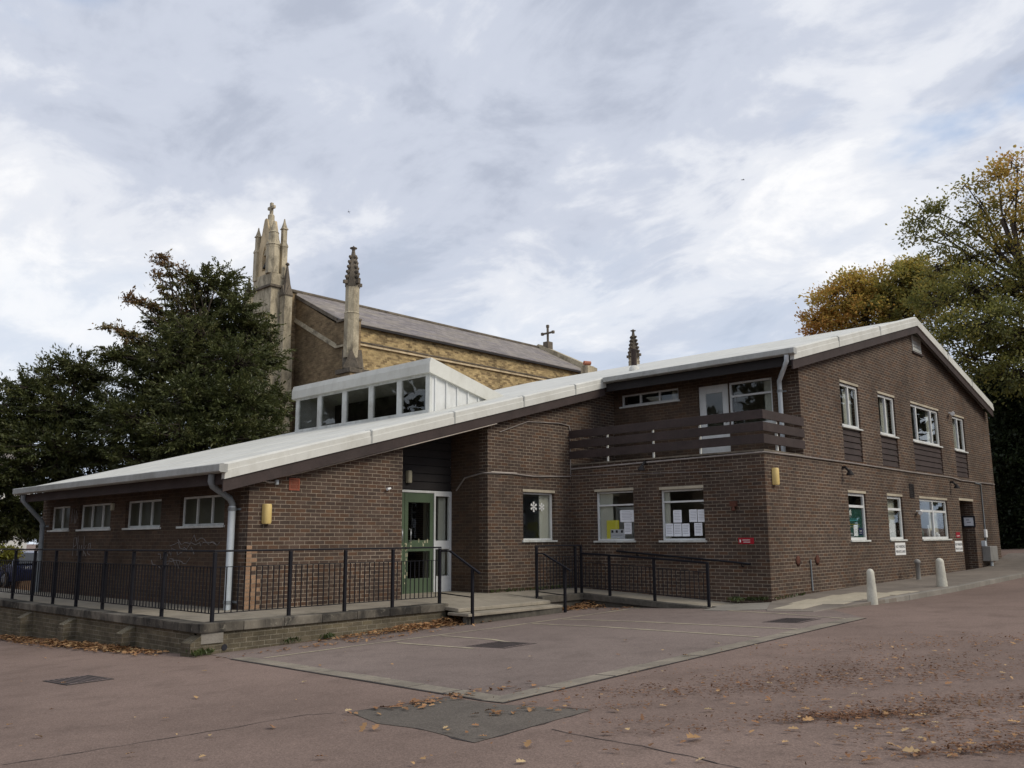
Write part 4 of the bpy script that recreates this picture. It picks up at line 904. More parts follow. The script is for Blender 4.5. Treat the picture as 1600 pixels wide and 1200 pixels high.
# slab of the terrace (a paved path round the hall)
mb = MB()
mb.prism([(6.95, fy(6.95)+0.15, ZT-0.012), (12.05, fy(12.05)+0.15, ZT-0.012), (12.05, Y1-0.001, 0.29), (X1-0.001, Y1-0.001, 0.29), (X1-0.001, 32.0, 0.27), (6.95, 32.0, ZT-0.012)], (0, 0, -0.5))
mb.prism([(12.051, 12.72, 0.185), (14.86, 12.78, 0.185), (14.86, Y1-0.001, 0.29), (12.051, Y1-0.001, 0.29)], (0, 0, -0.07))
mb.prism([(12.051, Y1-0.0005, 0.29), (14.619, Y1-0.0005, 0.29), (14.619, 15.8, 0.30), (12.051, 15.8, 0.30)], (0, 0, -0.2))
mb.prism([(14.861, 13.15, ZT-0.012), (16.4, 13.3, ZT-0.012), (16.5, 13.3, ZT-0.01), (17.674, 13.3, ZT-0.01), (17.674, Y1-0.001, 0.29), (14.861, Y1-0.001, 0.29)], (0, 0, -0.4))
mb.prism([(16.55, 13.299, ZT-0.01), (16.55, 9.85, 0.10), (17.674, 9.85, 0.10), (17.674, 13.299, ZT-0.01)], (0, 0, -0.3))
tag(mb.build('terrace', 'paving', bevel=0.01), kind='structure')
st = thing('entrance_steps', (13.5, 12.6, gz(13.5, 12.6)), 'two shallow concrete steps up to the green entrance doors', 'steps')
mb = MB(); mb.prism([(11.98, 12.36, 0.105), (14.93, 12.46, 0.105), (14.93, 12.95, 0.11), (11.98, 12.95, 0.11)], (0, 0, -0.055)); mb.build('tread', 'paving', st, bevel=0.01)
mb = MB(); mb.box(12.06, 14.85, 12.81, 12.86, 0.05, 0.115); mb.box(12.02, 14.88, 12.47, 12.56, -0.4, 0.049); mb.build('riser', 'dark_kerb', st)  # riser coloured dark to stand in for the shadow between the steps
rw = thing('retaining_wall', (6.85, 13.0, -0.2), 'low brick retaining wall with dark stone coping carrying the railing', 'wall')
def skew_wall(mb, a, b, z0, z1, th, inward):
    a = np.array(a); b = np.array(b); i_ = np.array(inward)*th
    mb.prism([(*a, z0), (*b, z0), (*(b+i_), z0), (*(a+i_), z0)], (0, 0, z1-z0))
mb = MB(); skew_wall(mb, (A_[0]+0.05, 13.05), (A_[0]+0.05, 33.0), -1.8, 0.12, 0.24, (1, 0)); skew_wall(mb, (A_[0]+0.05, fy(A_[0]+.05)+0.05), (B_[0]-0.02, B_[1]+0.05), -1.0, 0.12, 0.20, (0, 1))
mb.build('brick_face', 'garden_wall_brick', rw)
cp = MB(); n = 7
for k in range(n):
    x0 = A_[0]+(B_[0]-A_[0])*k/n; x1 = A_[0]+(B_[0]-A_[0])*(k+1)/n; dz = random.uniform(-0.006, 0.006)
    cp.prism([(x0+0.003, fy(x0), 0.12), (x1-0.003, fy(x1), 0.12), (x1-0.003, fy(x1)+0.29, 0.12), (x0+0.003, fy(x0)+0.29, 0.12)], (0, 0, 0.14+dz))
y = fy(A_[0])+0.292
while y < 33:
    y1 = y+random.uniform(0.75, 1.0); cp.box(A_[0], A_[0]+0.29, y+0.004, y1-0.004, 0.121, 0.258+random.uniform(-0.006, 0.006)); y = y1
cp.build('coping', 'coping_stone', rw, bevel=0.012)
for (px, py) in ((195, 990), (104, 975), (38, 962)):
    y = on_x(px, py, A_[0]-0.08)[1]; zb = -0.7
    mb = MB(); mb.prism([(A_[0]-0.18, y-0.12, -1.7), (A_[0]-0.18, y-0.12, -0.02), (A_[0]+0.049, y-0.12, 0.10), (A_[0]+0.049, y-0.12, -1.7)], (0, 0.24, 0)); mb.build('buttress', 'garden_wall_brick', rw)
mb = MB(); mb.prism([(A_[0]-0.12, 12.90, -0.6), (A_[0]-0.12, 12.90, -0.02), (A_[0]+0.049, 12.90, 0.085), (A_[0]+0.049, 12.90, -0.6)], (0, 0.30, 0)); mb.build('buttress', 'garden_wall_brick', rw)
mb = MB(); mb.box(A_[0]+0.05, A_[0]+0.42, fy(7)+0.03, fy(7)+0.049, -0.04, 0.118); mb.build('render_patch', 'concrete', rw)
mb = MB(); mb.lathe((7.26, fy(7.26)+0.043, -0.12), [(0.048, -0.002), (0.048, 0.004)], 18, tilt=Matrix.Rotation(R(90), 3, 'X')); mb.build('drain_hole', 'black_print', rw)
# kerb wall under the right railing and along the ramp
kw = thing('ramp_wall', (16.45, 11.5, 0), 'dark low kerb wall edging the ramp beside the office windows', 'wall')
mb = MB(); mb.prism([(14.87, 13.02, 0.11), (16.42, 13.10, 0.11), (16.42, 13.32, 0.11), (14.87, 13.28, 0.11)], (0, 0, 0.145)); mb.prism([(14.9, 13.08, -0.4), (16.42, 13.16, -0.4), (16.42, 13.3, -0.4), (14.9, 13.26, -0.4)], (0, 0, 0.509))
mb.prism([(16.40, 13.32, 0.26), (16.40, 9.72, 0.075), (16.40, 9.72, -0.04), (16.40, 13.32, 0.12)], (0.22, 0, 0)); mb.prism([(16.46, 13.3, 0.119), (16.46, 9.8, -0.041), (16.46, 9.8, -0.4), (16.46, 13.3, -0.4)], (0.14, 0, 0))
mb.build('coping', 'dark_kerb', kw, bevel=0.012)
mb = MB(); mb.prism([(16.622, 9.85, 0.10), (17.674, 9.85, 0.10), (17.674, 8.9, gz(17.6, 8.9)+0.05), (16.3, 8.4, gz(16.3, 8.4)+0.016), (15.9, 9.2, gz(15.9, 9.2)+0.012), (16.0, 9.7, gz(16, 9.7)+0.012), (16.622, 9.72, gz(16.6, 9.7)+0.02)], (0, 0, -0.2)); tag(mb.build('path', 'concrete'), kind='structure')
# pavement in front of the gable, real kerb step
PK = [(16.0, 7.35), (17.0, 7.14), (18.9, 6.72), (21.9, 6.62), (27.9, 6.7), (36.0, 6.8)]
def zp(x, y): return gz(x, y)+0.012+0.095*max(0, min(1, (x-16.0)/3.0))
mb = MB(); NX = 24; xs_ = [16.0+20*k/NX for k in range(NX+1)]
def pk(x): return float(np.interp(x, [p[0] for p in PK], [p[1] for p in PK]))
def pb(x): return 8.3+min(1, (x-16.0)/1.6)*(Y2-0.001-8.3)
v_ = []
for x in xs_:
    for y, dz in ((pk(x), -0.3), (pk(x), -0.012), (pk(x)+0.012, 0.0), (pk(x)+0.13, 0.0), (pb(x), 0.0)): v_.append((x, y, zp(x, y)+dz))
mb.add(v_, [(i*5+j, (i+1)*5+j, (i+1)*5+j+1, i*5+j+1) for i in range(NX) for j in range(4)]+[(4, 3, 2, 1, 0)])
tag(mb.build('pavement', 'pavement_mat'), kind='structure')
mb = MB(); x = 18.2
while x < 35.5:                                         # kerb stones along its edge
    x1 = x+0.91; P = [(q, pk(q)+o, zp(q, pk(q))+0.004) for q, o in ((x+0.006, -0.006), (x1-0.006, -0.006), (x1-0.006, 0.125), (x+0.006, 0.125))]
    mb.prism(P, (0, 0, -0.25)); x = x1
tag(mb.build('kerb', 'concrete', bevel=0.012), kind='structure')
def slab(P):
    mb = MB(); mb.prism([(x, y, zp(x, y)+0.005) for x, y in P], (0, 0, -0.02)); tag(mb.build('pavement_slab', 'pale_slab'), kind='structure')
for x0, y0, w, d in ((16.3, 7.72, 0.9, 0.60), (17.22, 7.30, 0.9, 0.62), (17.22, 7.94, 0.9, 0.5), (18.14, 7.05, 0.85, 0.6), (18.14, 7.67, 0.85, 0.6), (19.01, 6.95, 0.72, 0.6), (19.01, 7.57, 0.8, 0.55), (19.75, 6.9, 0.55, 0.5)):
    slab([(x0, y0), (x0+w, y0), (x0+w, y0+d), (x0, y0+d)])

# ------------------------------------------------------------------ railings
def railing(name, segs, label, h=1.09, base=(0, 0, 0), ends=None):
    """segs: list of bays (post A, post B); each post, rail and bar panel is a part"""
    t = thing(name, base, label, 'railing'); done = []
    for A, B in segs:
        A = Vector(A); B = Vector(B)
        for P in (A, B):
            if all((P-q).length > 0.02 for q in done):
                mb = MB(); mb.box(P.x-0.026, P.x+0.026, P.y-0.026, P.y+0.026, P.z-0.05, P.z+h-0.02); mb.build('post', 'black_paint', t, bevel=0.004); done.append(P)
        d = (B-A).normalized(); up = Vector((0, 0, 1))
        mb = MB(); mb.bar(A+up*h-d*0.026, B+up*h+d*0.026, 0.05, 0.03); mb.build('top_rail', 'black_paint', t, bevel=0.006)
        mb = MB(); n = max(2, round((B-A).length/0.115))
        mb.bar(A+up*(h-0.25)+d*0.026, B+up*(h-0.25)-d*0.026, 0.03, 0.012); mb.bar(A+up*0.13+d*0.026, B+up*0.13-d*0.026, 0.03, 0.012)
        for k in range(1, n):
            q = A+(B-A)*k/n; mb.tube([q+up*0.124, q+up*(h-0.244)], 0.0098, 6)
        mb.build('baluster_panel', 'black_paint', t)
    return t
fx = [(7.09, 13.05), (8.54, 13.16), (9.71, 13.20), (10.82, 13.22), (12.04, 13.25)]
ly = [13.05, 14.75, 15.95, 17.15, 18.4, 19.6, 20.8, 22.0, 23.2, 24.4]
bays = [((a[0], a[1], ZT), (b[0], b[1], ZT)) for a, b in zip(fx[:-1], fx[1:])]+[((7.09, a, ZT), (7.09, b, ZT)) for a, b in zip(ly[:-1], ly[1:])]
r1 = railing('terrace_railing', bays, 'long black railing with thin bars round the terrace on the retaining wall', base=(7.09, 13.05, ZT))
def hand_rail(t, P0, P1, P2, base, h):
    mb = MB(); mb.bar(P0, P1, 0.045, 0.03); mb.bar(P1, P2, 0.05, 0.035); mb.build('sloping_handrail', 'black_paint', t, bevel=0.005)
    mb = MB(); mb.box(base[0]-0.024, base[0]+0.024, base[1]-0.024, base[1]+0.024, base[2]-0.1, h); mb.build('post', 'black_paint', t)
    mb = MB(); mb.bar((P0[0], P0[1], P0[2]-0.82), (base[0], base[1], P0[2]-0.87), 0.02, 0.02); mb.build('low_bar', 'black_paint', t)
hand_rail(r1, (12.06, 13.22, 1.28), (12.10, 13.02, 1.28), (12.12, 12.20, 0.86), (12.10, 12.38, -0.1), 0.94)
rb = [((14.87, 13.18, ZT), (16.30, 13.24, ZT)), ((16.30, 13.24, ZT), (16.52, 13.24, ZT)), ]
rp = [(16.52, 13.24, ZT), (16.52, 12.42, 0.225), (16.52, 11.20, 0.165), (16.52, 9.86, 0.085)]
r2 = railing('ramp_railing', rb, 'black railing right of the steps turning down along the ramp under the office windows', base=(16.5, 13.2, ZT))
def add_bays(t, P, h):
    for A, B in zip(P[:-1], P[1:]):
        A = Vector(A); B = Vector(B); up = Vector((0, 0, 1)); d = (B-A).normalized()
        mb = MB(); mb.box(B.x-0.026, B.x+0.026, B.y-0.026, B.y+0.026, B.z-0.05, B.z+h-0.02); mb.build('post', 'black_paint', t)
        mb = MB(); mb.bar(A+up*h, B+up*h+d*0.03, 0.05, 0.045); mb.build('top_rail', 'black_paint', t, bevel=0.006)
        mb = MB(); n = round((B-A).length/0.115); mb.bar(A+up*(h-0.2)+d*.026, B+up*(h-0.2)-d*.026, 0.03, 0.012); mb.bar(A+up*0.14+d*.026, B+up*0.14-d*.026, 0.03, 0.012)
        for k in range(1, n): q = A+(B-A)*k/n; mb.tube([q+up*0.135, q+up*(h-0.194)], 0.0098, 6)
        mb.build('baluster_panel', 'black_paint', t)
add_bays(r2, rp, 0.90)
hand_rail(r2, (14.87, 13.16, 1.18), (14.90, 13.0, 1.18), (14.93, 12.25, 0.82), (14.92, 12.42, -0.1), 0.90)
t = thing('wall_handrail', (17.55, 10.2, 0.9), 'black handrail fixed to the brick wall above the foot of the ramp', 'handrail')
mb = MB(); mb.tube([(17.60, 13.0, 1.20), (17.60, 9.9, 0.98), (17.60, 9.45, 0.94)], 0.022, 8); mb.build('rail', 'black_paint', t)
for y, z in ((12.4, 1.15), (10.9, 1.04), (9.65, 0.95)): mb = MB(); mb.tube([(17.60, y, z), (17.60, y, z-0.06), (17.674, y, z-0.07)], 0.014, 6); mb.build('bracket', 'black_paint', t)

# ------------------------------------------------------------------ bollards and the small post
def bollard(x, y, h, r, lean, label):
    mb = MB(); prof = [(r*1.12, -0.15), (r*1.12, 0.0), (r*1.10, 0.05)]+[(r*(1.10-0.28*k/8), 0.05+(h-0.14)*k/8) for k in range(1, 9)]
    rt = r*0.82; prof += [(rt*math.cos(R(a)), h-0.09+0.09*math.sin(R(a))) for a in (15, 30, 45, 60, 75, 90)]
    mb.lathe((x, y, gz(x, y)+0.095), prof, 20, tilt=Matrix.Rotation(lean, 3, 'Y'))
    v = [(p[0]+random.uniform(-1, 1)*0.004, p[1]+random.uniform(-1, 1)*0.004, p[2]) for p in mb.v]; mb.v = v
    tag(mb.build('bollard', 'bollard_white'), label, 'bollard', 'white concrete bollards on the pavement')
b1 = on_g(1367, 937); b2 = on_g(1476, 917)
bollard(17.85, 6.98, 0.60, 0.088, R(-1), 'nearer white concrete bollard with a smooth round top')
bollard(22.0, 6.97, 0.66, 0.108, R(-3), 'farther stouter chipped white bollard leaning by the kerb')
mb = MB(); px_ = (25.3, 8.6); mb.lathe((*px_, gz(*px_)+0.09), [(0.06, 0), (0.06, 0.44), (0.085, 0.45), (0.085, 0.50), (0.06, 0.54), (0.02, 0.56)], 12); tag(mb.build('pipe_post', 'grey_meter_box'), 'short brown vent pipe with a cap standing against the gable wall', 'pipe')

# ------------------------------------------------------------------ the church
XC, YC, XE = 26.665, 36.25, 48.0
YW = 37.45
YR = 42.2                                       # ridge line
ZE, ZRG = EYE+11.42, EYE+13.78
church = thing('church', (36, 44, 0), 'yellow brick church with slate roof, stone bellcote and pinnacles behind the hall', 'church')
YN = 2*YR-YC
mb = MB()
mb.prism([(XC, YC, -2), (XC, YC, ZE-0.15), (XC, 37.6, ZE-0.15), (XC, YR, ZRG+0.0), (XC, YN-1.35, ZE-0.15), (XC, YN, ZE-0.15), (XC, YN, -2)], (0.6, 0, 0)); mb.build('gable_wall', 'shaded_church_brick', church)
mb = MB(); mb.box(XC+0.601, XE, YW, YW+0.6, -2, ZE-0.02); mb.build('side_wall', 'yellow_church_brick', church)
mb = MB(); mb.box(XC+0.601, XE, YN-1.8, YN-1.2, -2, ZE-0.02); mb.build('side_wall', 'yellow_church_brick', church)
mb = MB(); mb.prism([(XE, YW, -2), (XE, YW, ZE), (XE, YR, ZRG+0.1), (XE, YN-1.2, ZE), (XE, YN-1.2, -2)], (0.5, 0, 0)); mb.build('gable_wall', 'yellow_church_brick', church)
k_ = (ZRG-ZE)/(YR-YW)
def slope(y): return ZE+k_*(y-YW)
mb = MB()
sl = math.hypot(1, k_)
for sg in (1, -1):
    ye = YW-0.2 if sg == 1 else YN-1.0
    zz = slope(YW-0.2)+0.12
    P = [(XC-0.02, ye, zz), (XE+0.05, ye, zz), (XE+0.05, YR, ZRG+0.22), (XC-0.02, YR, ZRG+0.22)]
    mb.prism(P, (0, 0, -0.10))
chroof = mb.build('roof', 'slate', church)
uvl = chroof.data.uv_layers[0].data
for p in chroof.data.polygons:
    for li in p.loop_indices:
        q = chroof.data.vertices[chroof.data.loops[li].vertex_index].co; uvl[li].uv = (q.x, q.y*sl)
mb = MB(); mb.box(XC+0.6, XE, YW-0.26, YW-0.14, ZE-0.16, ZE-0.03); mb.box(XC+0.6, XE, YW-0.139, YW-0.002, ZE-0.09, ZE-0.03); mb.build('gutter', 'dark_timber', chroof)
mb = MB(); mb.tube([(XC, YR, ZRG+0.24), (XE, YR, ZRG+0.24)], 0.12, 8); mb.build('ridge_tiles', 'dark_stone', chroof)
# coping along both gables, string courses
def raked(mb, x0, x1, yA, zA, yB, zB, t0, t1): mb.prism([(x0, yA, zA+t0), (x0, yA, zA+t1), (x0, yB, zB+t1), (x0, yB, zB+t0)], (x1-x0, 0, 0))
mb = MB(); raked(mb, XC-0.10, XC+0.55, 37.45, slope(37.45)-0.10, YR, ZRG, 0.02, 0.22); raked(mb, XC-0.10, XC+0.55, YN-1.2, slope(37.45)-0.10, YR, ZRG, 0.02, 0.22); mb.box(XC-0.1, XC+0.62, YC-0.05, 37.44, ZE-0.148, ZE-0.03); mb.build('gable_coping', 'dark_stone', church)
mb = MB(); raked(mb, XE+0.06, XE+0.6, YW-0.3, ZE-0.1, YR, ZRG, -0.1, 0.50); raked(mb, XE+0.06, XE+0.6, YN-0.9, ZE-0.1, YR, ZRG, -0.1, 0.50); mb.build('gable_coping', 'stone', church)
zs = EYE+10.30
mb = MB(); mb.box(XC+0.61, XE, YW-0.13, YW+0.009, zs-0.02, zs+0.07); mb.box(XC+0.61, XE, YW-0.07, YW+0.009, zs+0.071, zs+0.13); mb.build('string_course', 'pale_stone', church)
mb = MB(); mb.box(XC+0.61, XE, YW-0.14, YW+0.009, zs+0.131, zs+0.20); mb.build('string_course', 'dark_stone', church)
pA = on_x(524, 543, XC-0.1); pB = on_x(452.5, 498, XC-0.1); kk = (pB[2]-pA[2])/(pB[1]-pA[1]); yq = 44.1
for q in (0, 1):
    mb = MB()
    for t0, t1, dx in ((-0.04, 0.07, 0.12), (0.071, 0.20, 0.07)):
        yA, yB = (pA[1], YR) if q == 0 else (2*YR-pA[1], YR); raked(mb, XC-dx, XC-0.001, yA, pA[2], yB, pA[2]+kk*(YR-pA[1]), t0, t1)
    yy = (YC, pA[1]) if q == 0 else (2*YR-pA[1], YN)
    mb.box(XC-0.12, XC-0.001, *yy, pA[2]-0.04, pA[2]+0.07)
    mb.build('string_course', 'stone', church)
def pinnacle(c, zb, zsh, ztop, r, label=None, crocket=True, mat='stone'):
    """octagonal shaft, gablets, crocketed spire and finial"""
    mb = MB(); n = 8; h = ztop-zsh
    mb.lathe((c[0], c[1], 0), [(r, zb), (r, zsh-0.9*(zsh-zb)*0.45), (r*1.06, zsh-0.9*(zsh-zb)*0.45+0.04), (r*0.94, zsh-0.9*(zsh-zb)*0.45+0.12), (r*0.94, zsh)], n, R(22.5), False)
    p = mb.build('pinnacle', mat, church)
    s = MB(); s.lathe((c[0], c[1], 0), [(r*1.0, zsh-0.05), (r*0.90, zsh+h*0.12), (r*0.24, zsh+h*0.84), (r*0.20, zsh+h*0.88)], n, R(22.5), False)
    for k in range(4):          # gablets round the foot of the spire
        an = R(90*k+45); u = Vector((math.cos(an), math.sin(an), 0)); v = Vector((-u.y, u.x, 0)); cc = Vector((c[0], c[1], zsh-0.12))
        s.prism([cc+u*r*0.92-v*r*0.5, cc+u*r*0.92+v*r*0.5, cc+u*r*0.92+v*0.01+Vector((0, 0, r*1.35)), cc+u*r*0.92-v*0.01+Vector((0, 0, r*1.35))], -u*r*0.5)
    f = s
    if crocket:
        for k in range(4):
            an = R(90*k); u = Vector((math.cos(an), math.sin(an), 0))
            for q in range(6):
                z = zsh+h*(0.05+0.13*q); rr = r*0.95+(r*0.22-r*0.95)*min(1, (z-zsh)/(h*0.86)); sz = r*0.20*(1.15-0.05*q)
                if q == 0:
                    f.bar((c[0]+u.x*rr*0.8, c[1]+u.y*rr*0.8, z), (c[0]+u.x*(rr+r*0.55), c[1]+u.y*(rr+r*0.55), z), r*0.34, r*0.44)
                else: f.lathe((c[0]+u.x*(rr+sz*0.8), c[1]+u.y*(rr+sz*0.8), z), [(sz*0.6, -sz), (sz*1.35, 0), (sz*1.1, sz), (0.02, sz*1.3)], 6)
    s.build('spire', 'dark_stone' if crocket else mat, p)
    f = MB(); zf = zsh+h*0.87
    f.lathe((c[0], c[1], zf), [(r*0.14, 0), (r*0.26, h*0.015), (r*0.14, h*0.03), (r*0.48, h*0.055), (r*0.50, h*0.075), (r*0.2, h*0.09), (r*0.12, h*0.11), (0.01, h*0.13)], 8)
    f.build('finial', 'dark_stone', p)
    return p
cz = lambda px, py, d: at_dist(px, py, d)
def pin_px(px, d, yb, ysh, yt, rpx, **k):
    a = at_dist(px, ysh, d); return pinnacle((a[0], a[1]), at_dist(px, yb, d)[2], a[2], at_dist(px, yt, d)[2], rpx*d/1371/math.cos(R(0)), **k)
p1 = pin_px(551, 45.2, 560, 446, 384, 12.0)
c1_ = at_dist(551, 560, 45.2)
mb = MB()
for sg in ((1, -1), (-1, -1)):
    u = Vector((sg[0], sg[1], 0)).normalized(); v = Vector((-u.y, u.x, 0)); cc = Vector((c1_[0], c1_[1], c1_[2]-0.3))
    mb.prism([cc+u*0.55-v*0.42+Vector((0, 0, -0.3)), cc+u*0.55+v*0.42+Vector((0, 0, -0.3)), cc+u*0.45+Vector((0, 0, 0.75))], -u*1.0)
mb.box(c1_[0]-0.62, c1_[0]+0.62, c1_[1]-0.62, c1_[1]+0.62, c1_[2]-0.85, c1_[2]-0.62); mb.build('base_gablet', 'dark_stone', p1)
mb = MB(); mb.box(c1_[0]-0.55, c1_[0]+0.55, c1_[1]-0.55, c1_[1]+0.55, -2, c1_[2]-0.851); mb.build('buttress', 'shaded_church_brick', church)
pp = pin_px(990.5, 58.5, 578, 558, 514, 9.0)
pc = at_dist(990.5, 578, 58.5); mb = MB(); mb.box(pc[0]-0.5, pc[0]+0.5, pc[1]-0.5, pc[1]+0.5, -2, pc[2]+0.02); mb.build('buttress', 'yellow_church_brick', church)
# slim pinnacles beside the bellcote
def slim(px, d, yb, ysh, yt, w):
    a = at_dist(px, yb, d); sh = at_dist(px, ysh, d); tp = at_dist(px, yt, d); r = w*d/1371/2
    mb = MB(); c = (a[0], a[1], 0); z0 = a[2]; z1 = sh[2]; z2 = tp[2]; H = z2-z1
    mb.lathe(c, [(r*1.35, -2), (r*1.35, z0-0.4), (r*1.12, z0), (r, z0+0.1), (r, z1)], 4, R(45), False); p = mb.build('pinnacle', 'stone', church)
    s = MB(); s.lathe(c, [(r*1.12, z1-0.05), (r*1.12, z1), (r*0.62, z1+H*0.34), (r*0.12, z1+H*0.93)], 4, R(45), False)
    for k in range(4):
        an = R(90*k); u = Vector((math.cos(an), math.sin(an), 0)); v = Vector((-u.y, u.x, 0)); cc = Vector((c[0], c[1], z1))
        s.prism([cc+u*r*0.86-v*r*0.7, cc+u*r*0.86+v*r*0.7, cc+u*r*0.80+Vector((0, 0, H*0.30))], -u*r*0.4)
    s.lathe((c[0], c[1], z1+H*0.9), [(r*0.12, 0), (r*0.36, H*0.03), (r*0.36, H*0.06), (r*0.1, H*0.10)], 6)
    s.build('spire', 'dark_stone', p)
slim(444, 48.3, 548, 462, 410, 19); slim(384, 54, 560, 462, 434, 14)
# bellcote: a stone shaft standing in front of the gable, belfry stage and spirelet over it
bx0, bx1, BY, hw = 24.9, 25.62, 42.15, 0.92
dz_ = lambda z: EYE+z
mb = MB(); mb.box(bx1, XC-0.001, BY-hw+0.22, BY+hw-0.22, -2, dz_(13.69)); mb.build('buttress', 'shaded_church_brick', church)
mb = MB(); mb.box(bx0, bx1-0.001, BY-hw, BY+hw, -2, dz_(13.7)); bc = mb.build('bellcote', 'stone', church)
mb = MB(); mb.box(bx0-0.13, bx1+0.25, BY-hw-0.12, BY+hw+0.12, dz_(13.7), dz_(13.82)); mb.box(bx1+0.251, XC+0.05, BY-hw+0.12, BY+hw-0.12, dz_(13.7), dz_(13.80)); mb.build('string_course', 'dark_stone', bc)
mb = MB(); mb.prism([(bx0-0.02, BY-hw-0.02, dz_(13.82)), (bx1+0.5, BY-hw-0.02, dz_(13.82)), (bx1+0.2, BY-hw-0.02, dz_(14.5)), (bx0-0.02, BY-hw-0.02, dz_(14.5))], (0, 2*hw+0.04, 0)); mb.build('plinth', 'stone', bc)
cx = (bx0+bx1)/2
hole = [(BY-0.2, dz_(14.75)), (BY-0.2, dz_(15.75)), (BY, dz_(16.25))]
mb = MB()                                         # belfry stage with a pointed opening through it
prof_l = [(BY-hw*0.80, dz_(14.5)), (BY-hw*0.72, dz_(15.9)), (BY-0.46, dz_(16.6)), (BY-0.14, dz_(17.78)), (BY, dz_(17.85)), hole[2], hole[1], hole[0], (BY, hole[0][1]), (BY, dz_(14.5))]
for sg in (1, -1): mb.prism([(bx0+0.05, BY+sg*(BY-a), z) for a, z in prof_l], (bx1-bx0-0.1, 0, 0))
mb.build('belfry', 'pale_stone', bc)
mb = MB(); mb.lathe((cx-0.15, BY, dz_(14.95)), [(0.21, 0), (0.19, 0.06), (0.12, 0.2), (0.10, 0.34), (0.02, 0.40)], 14); mb.build('bell', 'black_paint', bc)
mb = MB(); P_ = [[(cx+a*hx, BY+b*hy, dz_(z)) for a, b in ((-1, -1), (1, -1), (1, 1), (-1, 1))] for hx, hy, z in ((0.24, 0.74, 15.7), (0.22, 0.55, 16.5), (0.10, 0.11, 17.95))]
mb.add(sum(P_, []), [(3, 2, 1, 0), (8, 9, 10, 11)]+[(k*4+q, k*4+(q+1) % 4, k*4+4+(q+1) % 4, k*4+4+q) for k in (0, 1) for q in range(4)]); mb.build('spire', 'stone', bc)
for (dx, dy, zt, rr, mt) in ((bx0+0.05, BY+hw*0.80, 17.35, 0.20, 'stone'), (bx1+0.02, BY-hw*0.88, 17.65, 0.21, 'stone'), (bx1, BY+hw*0.8, 17.4, 0.19, 'stone')):
    z1 = dz_(14.5); hh = zt-14.5; rr2 = rr*0.82
    mb = MB(); mb.lathe((dx, dy, z1), [(rr*1.15, -0.2), (rr*1.1, 0), (rr*1.1, hh*0.50), (rr*1.3, hh*0.52), (rr2, hh*0.60), (rr2, hh*0.83), (rr*1.2, hh*0.84), (rr*0.75, hh*0.88), (rr*0.30, hh*0.98), (0.03, hh*1.04)], 4, R(45), False)
    mb.build('turret', mt, bc)
z1 = dz_(14.5)
mb = MB(); mb.lathe((bx0+0.22, BY-hw*0.66, z1), [(0.38, 0), (0.38, 1.6), (0.42, 1.65), (0.30, 1.9), (0.27, 2.35), (0.30, 2.38), (0.19, 2.5), (0.05, 3.05), (0.02, 3.1)], 8, R(22.5), False)
for k in range(8):
    an = R(45*k); u = Vector((math.cos(an), math.sin(an), 0)); v = Vector((-u.y, u.x, 0)); cc = Vector((bx0+0.22, BY-hw*0.66, z1+1.5)); mb.prism([cc+u*0.36-v*0.14, cc+u*0.36+v*0.14, cc+u*0.34+Vector((0, 0, 0.42))], -u*0.1)
mb.build('turret', 'stone', bc)
c0 = (bx0+0.30, BY-0.12); zc = dz_(17.6)
mb = MB(); mb.lathe((c0[0], c0[1], zc), [(0.24, -0.4), (0.19, 0.25), (0.19, 0.45), (0.10, 0.52)], 8, R(22.5), False); mb.box(c0[0]-0.08, c0[0]+0.08, c0[1]-0.085, c0[1]+0.085, zc+0.5, zc+1.2)
mb.box(c0[0]-0.075, c0[0]+0.075, c0[1]-0.32, c0[1]-0.0851, zc+0.82, zc+0.99); mb.box(c0[0]-0.075, c0[0]+0.075, c0[1]+0.0851, c0[1]+0.32, zc+0.82, zc+0.99); mb.build('cross', 'stone', bc, bevel=0.02)
# cross and chimney at the far gable
cp_ = on_x(855.5, 545, XE+0.3); zc0 = cp_[2]; yc0 = cp_[1]
mb = MB(); mb.box(XE+0.08, XE+0.62, yc0-0.26, yc0+0.26, zc0-0.25, zc0+0.52); mb.box(XE+0.28, XE+0.42, yc0-0.07, yc0+0.07, zc0+0.5, zc0+1.75)
mb.box(XE+0.285, XE+0.415, yc0-0.55, yc0-0.071, zc0+1.13, zc0+1.27); mb.box(XE+0.285, XE+0.415, yc0+0.071, yc0+0.55, zc0+1.13, zc0+1.27)
for dy, dz in ((-0.52, 1.2), (0.52, 1.2), (0, 1.72)): mb.box(XE+0.26, XE+0.44, yc0+dy-0.10, yc0+dy+0.10, zc0+dz-0.11, zc0+dz+0.11)
mb.build('cross', 'dark_stone', church, bevel=0.03)
ch = at_dist(918, 576, 58.3)
mb = MB(); mb.box(ch[0]-0.35, ch[0]+0.35, ch[1]-0.3, ch[1]+0.3, -2, ch[2]+0.15); chm = mb.build('chimney', 'stone', church)
mb = MB(); mb.tube([(ch[0]-0.25, ch[1]+0.1, ch[2]+0.38), (ch[0]+0.2, ch[1]-0.1, ch[2]+0.38)], 0.14, 10); mb.build('chimney_pot', 'clay_pot', chm)

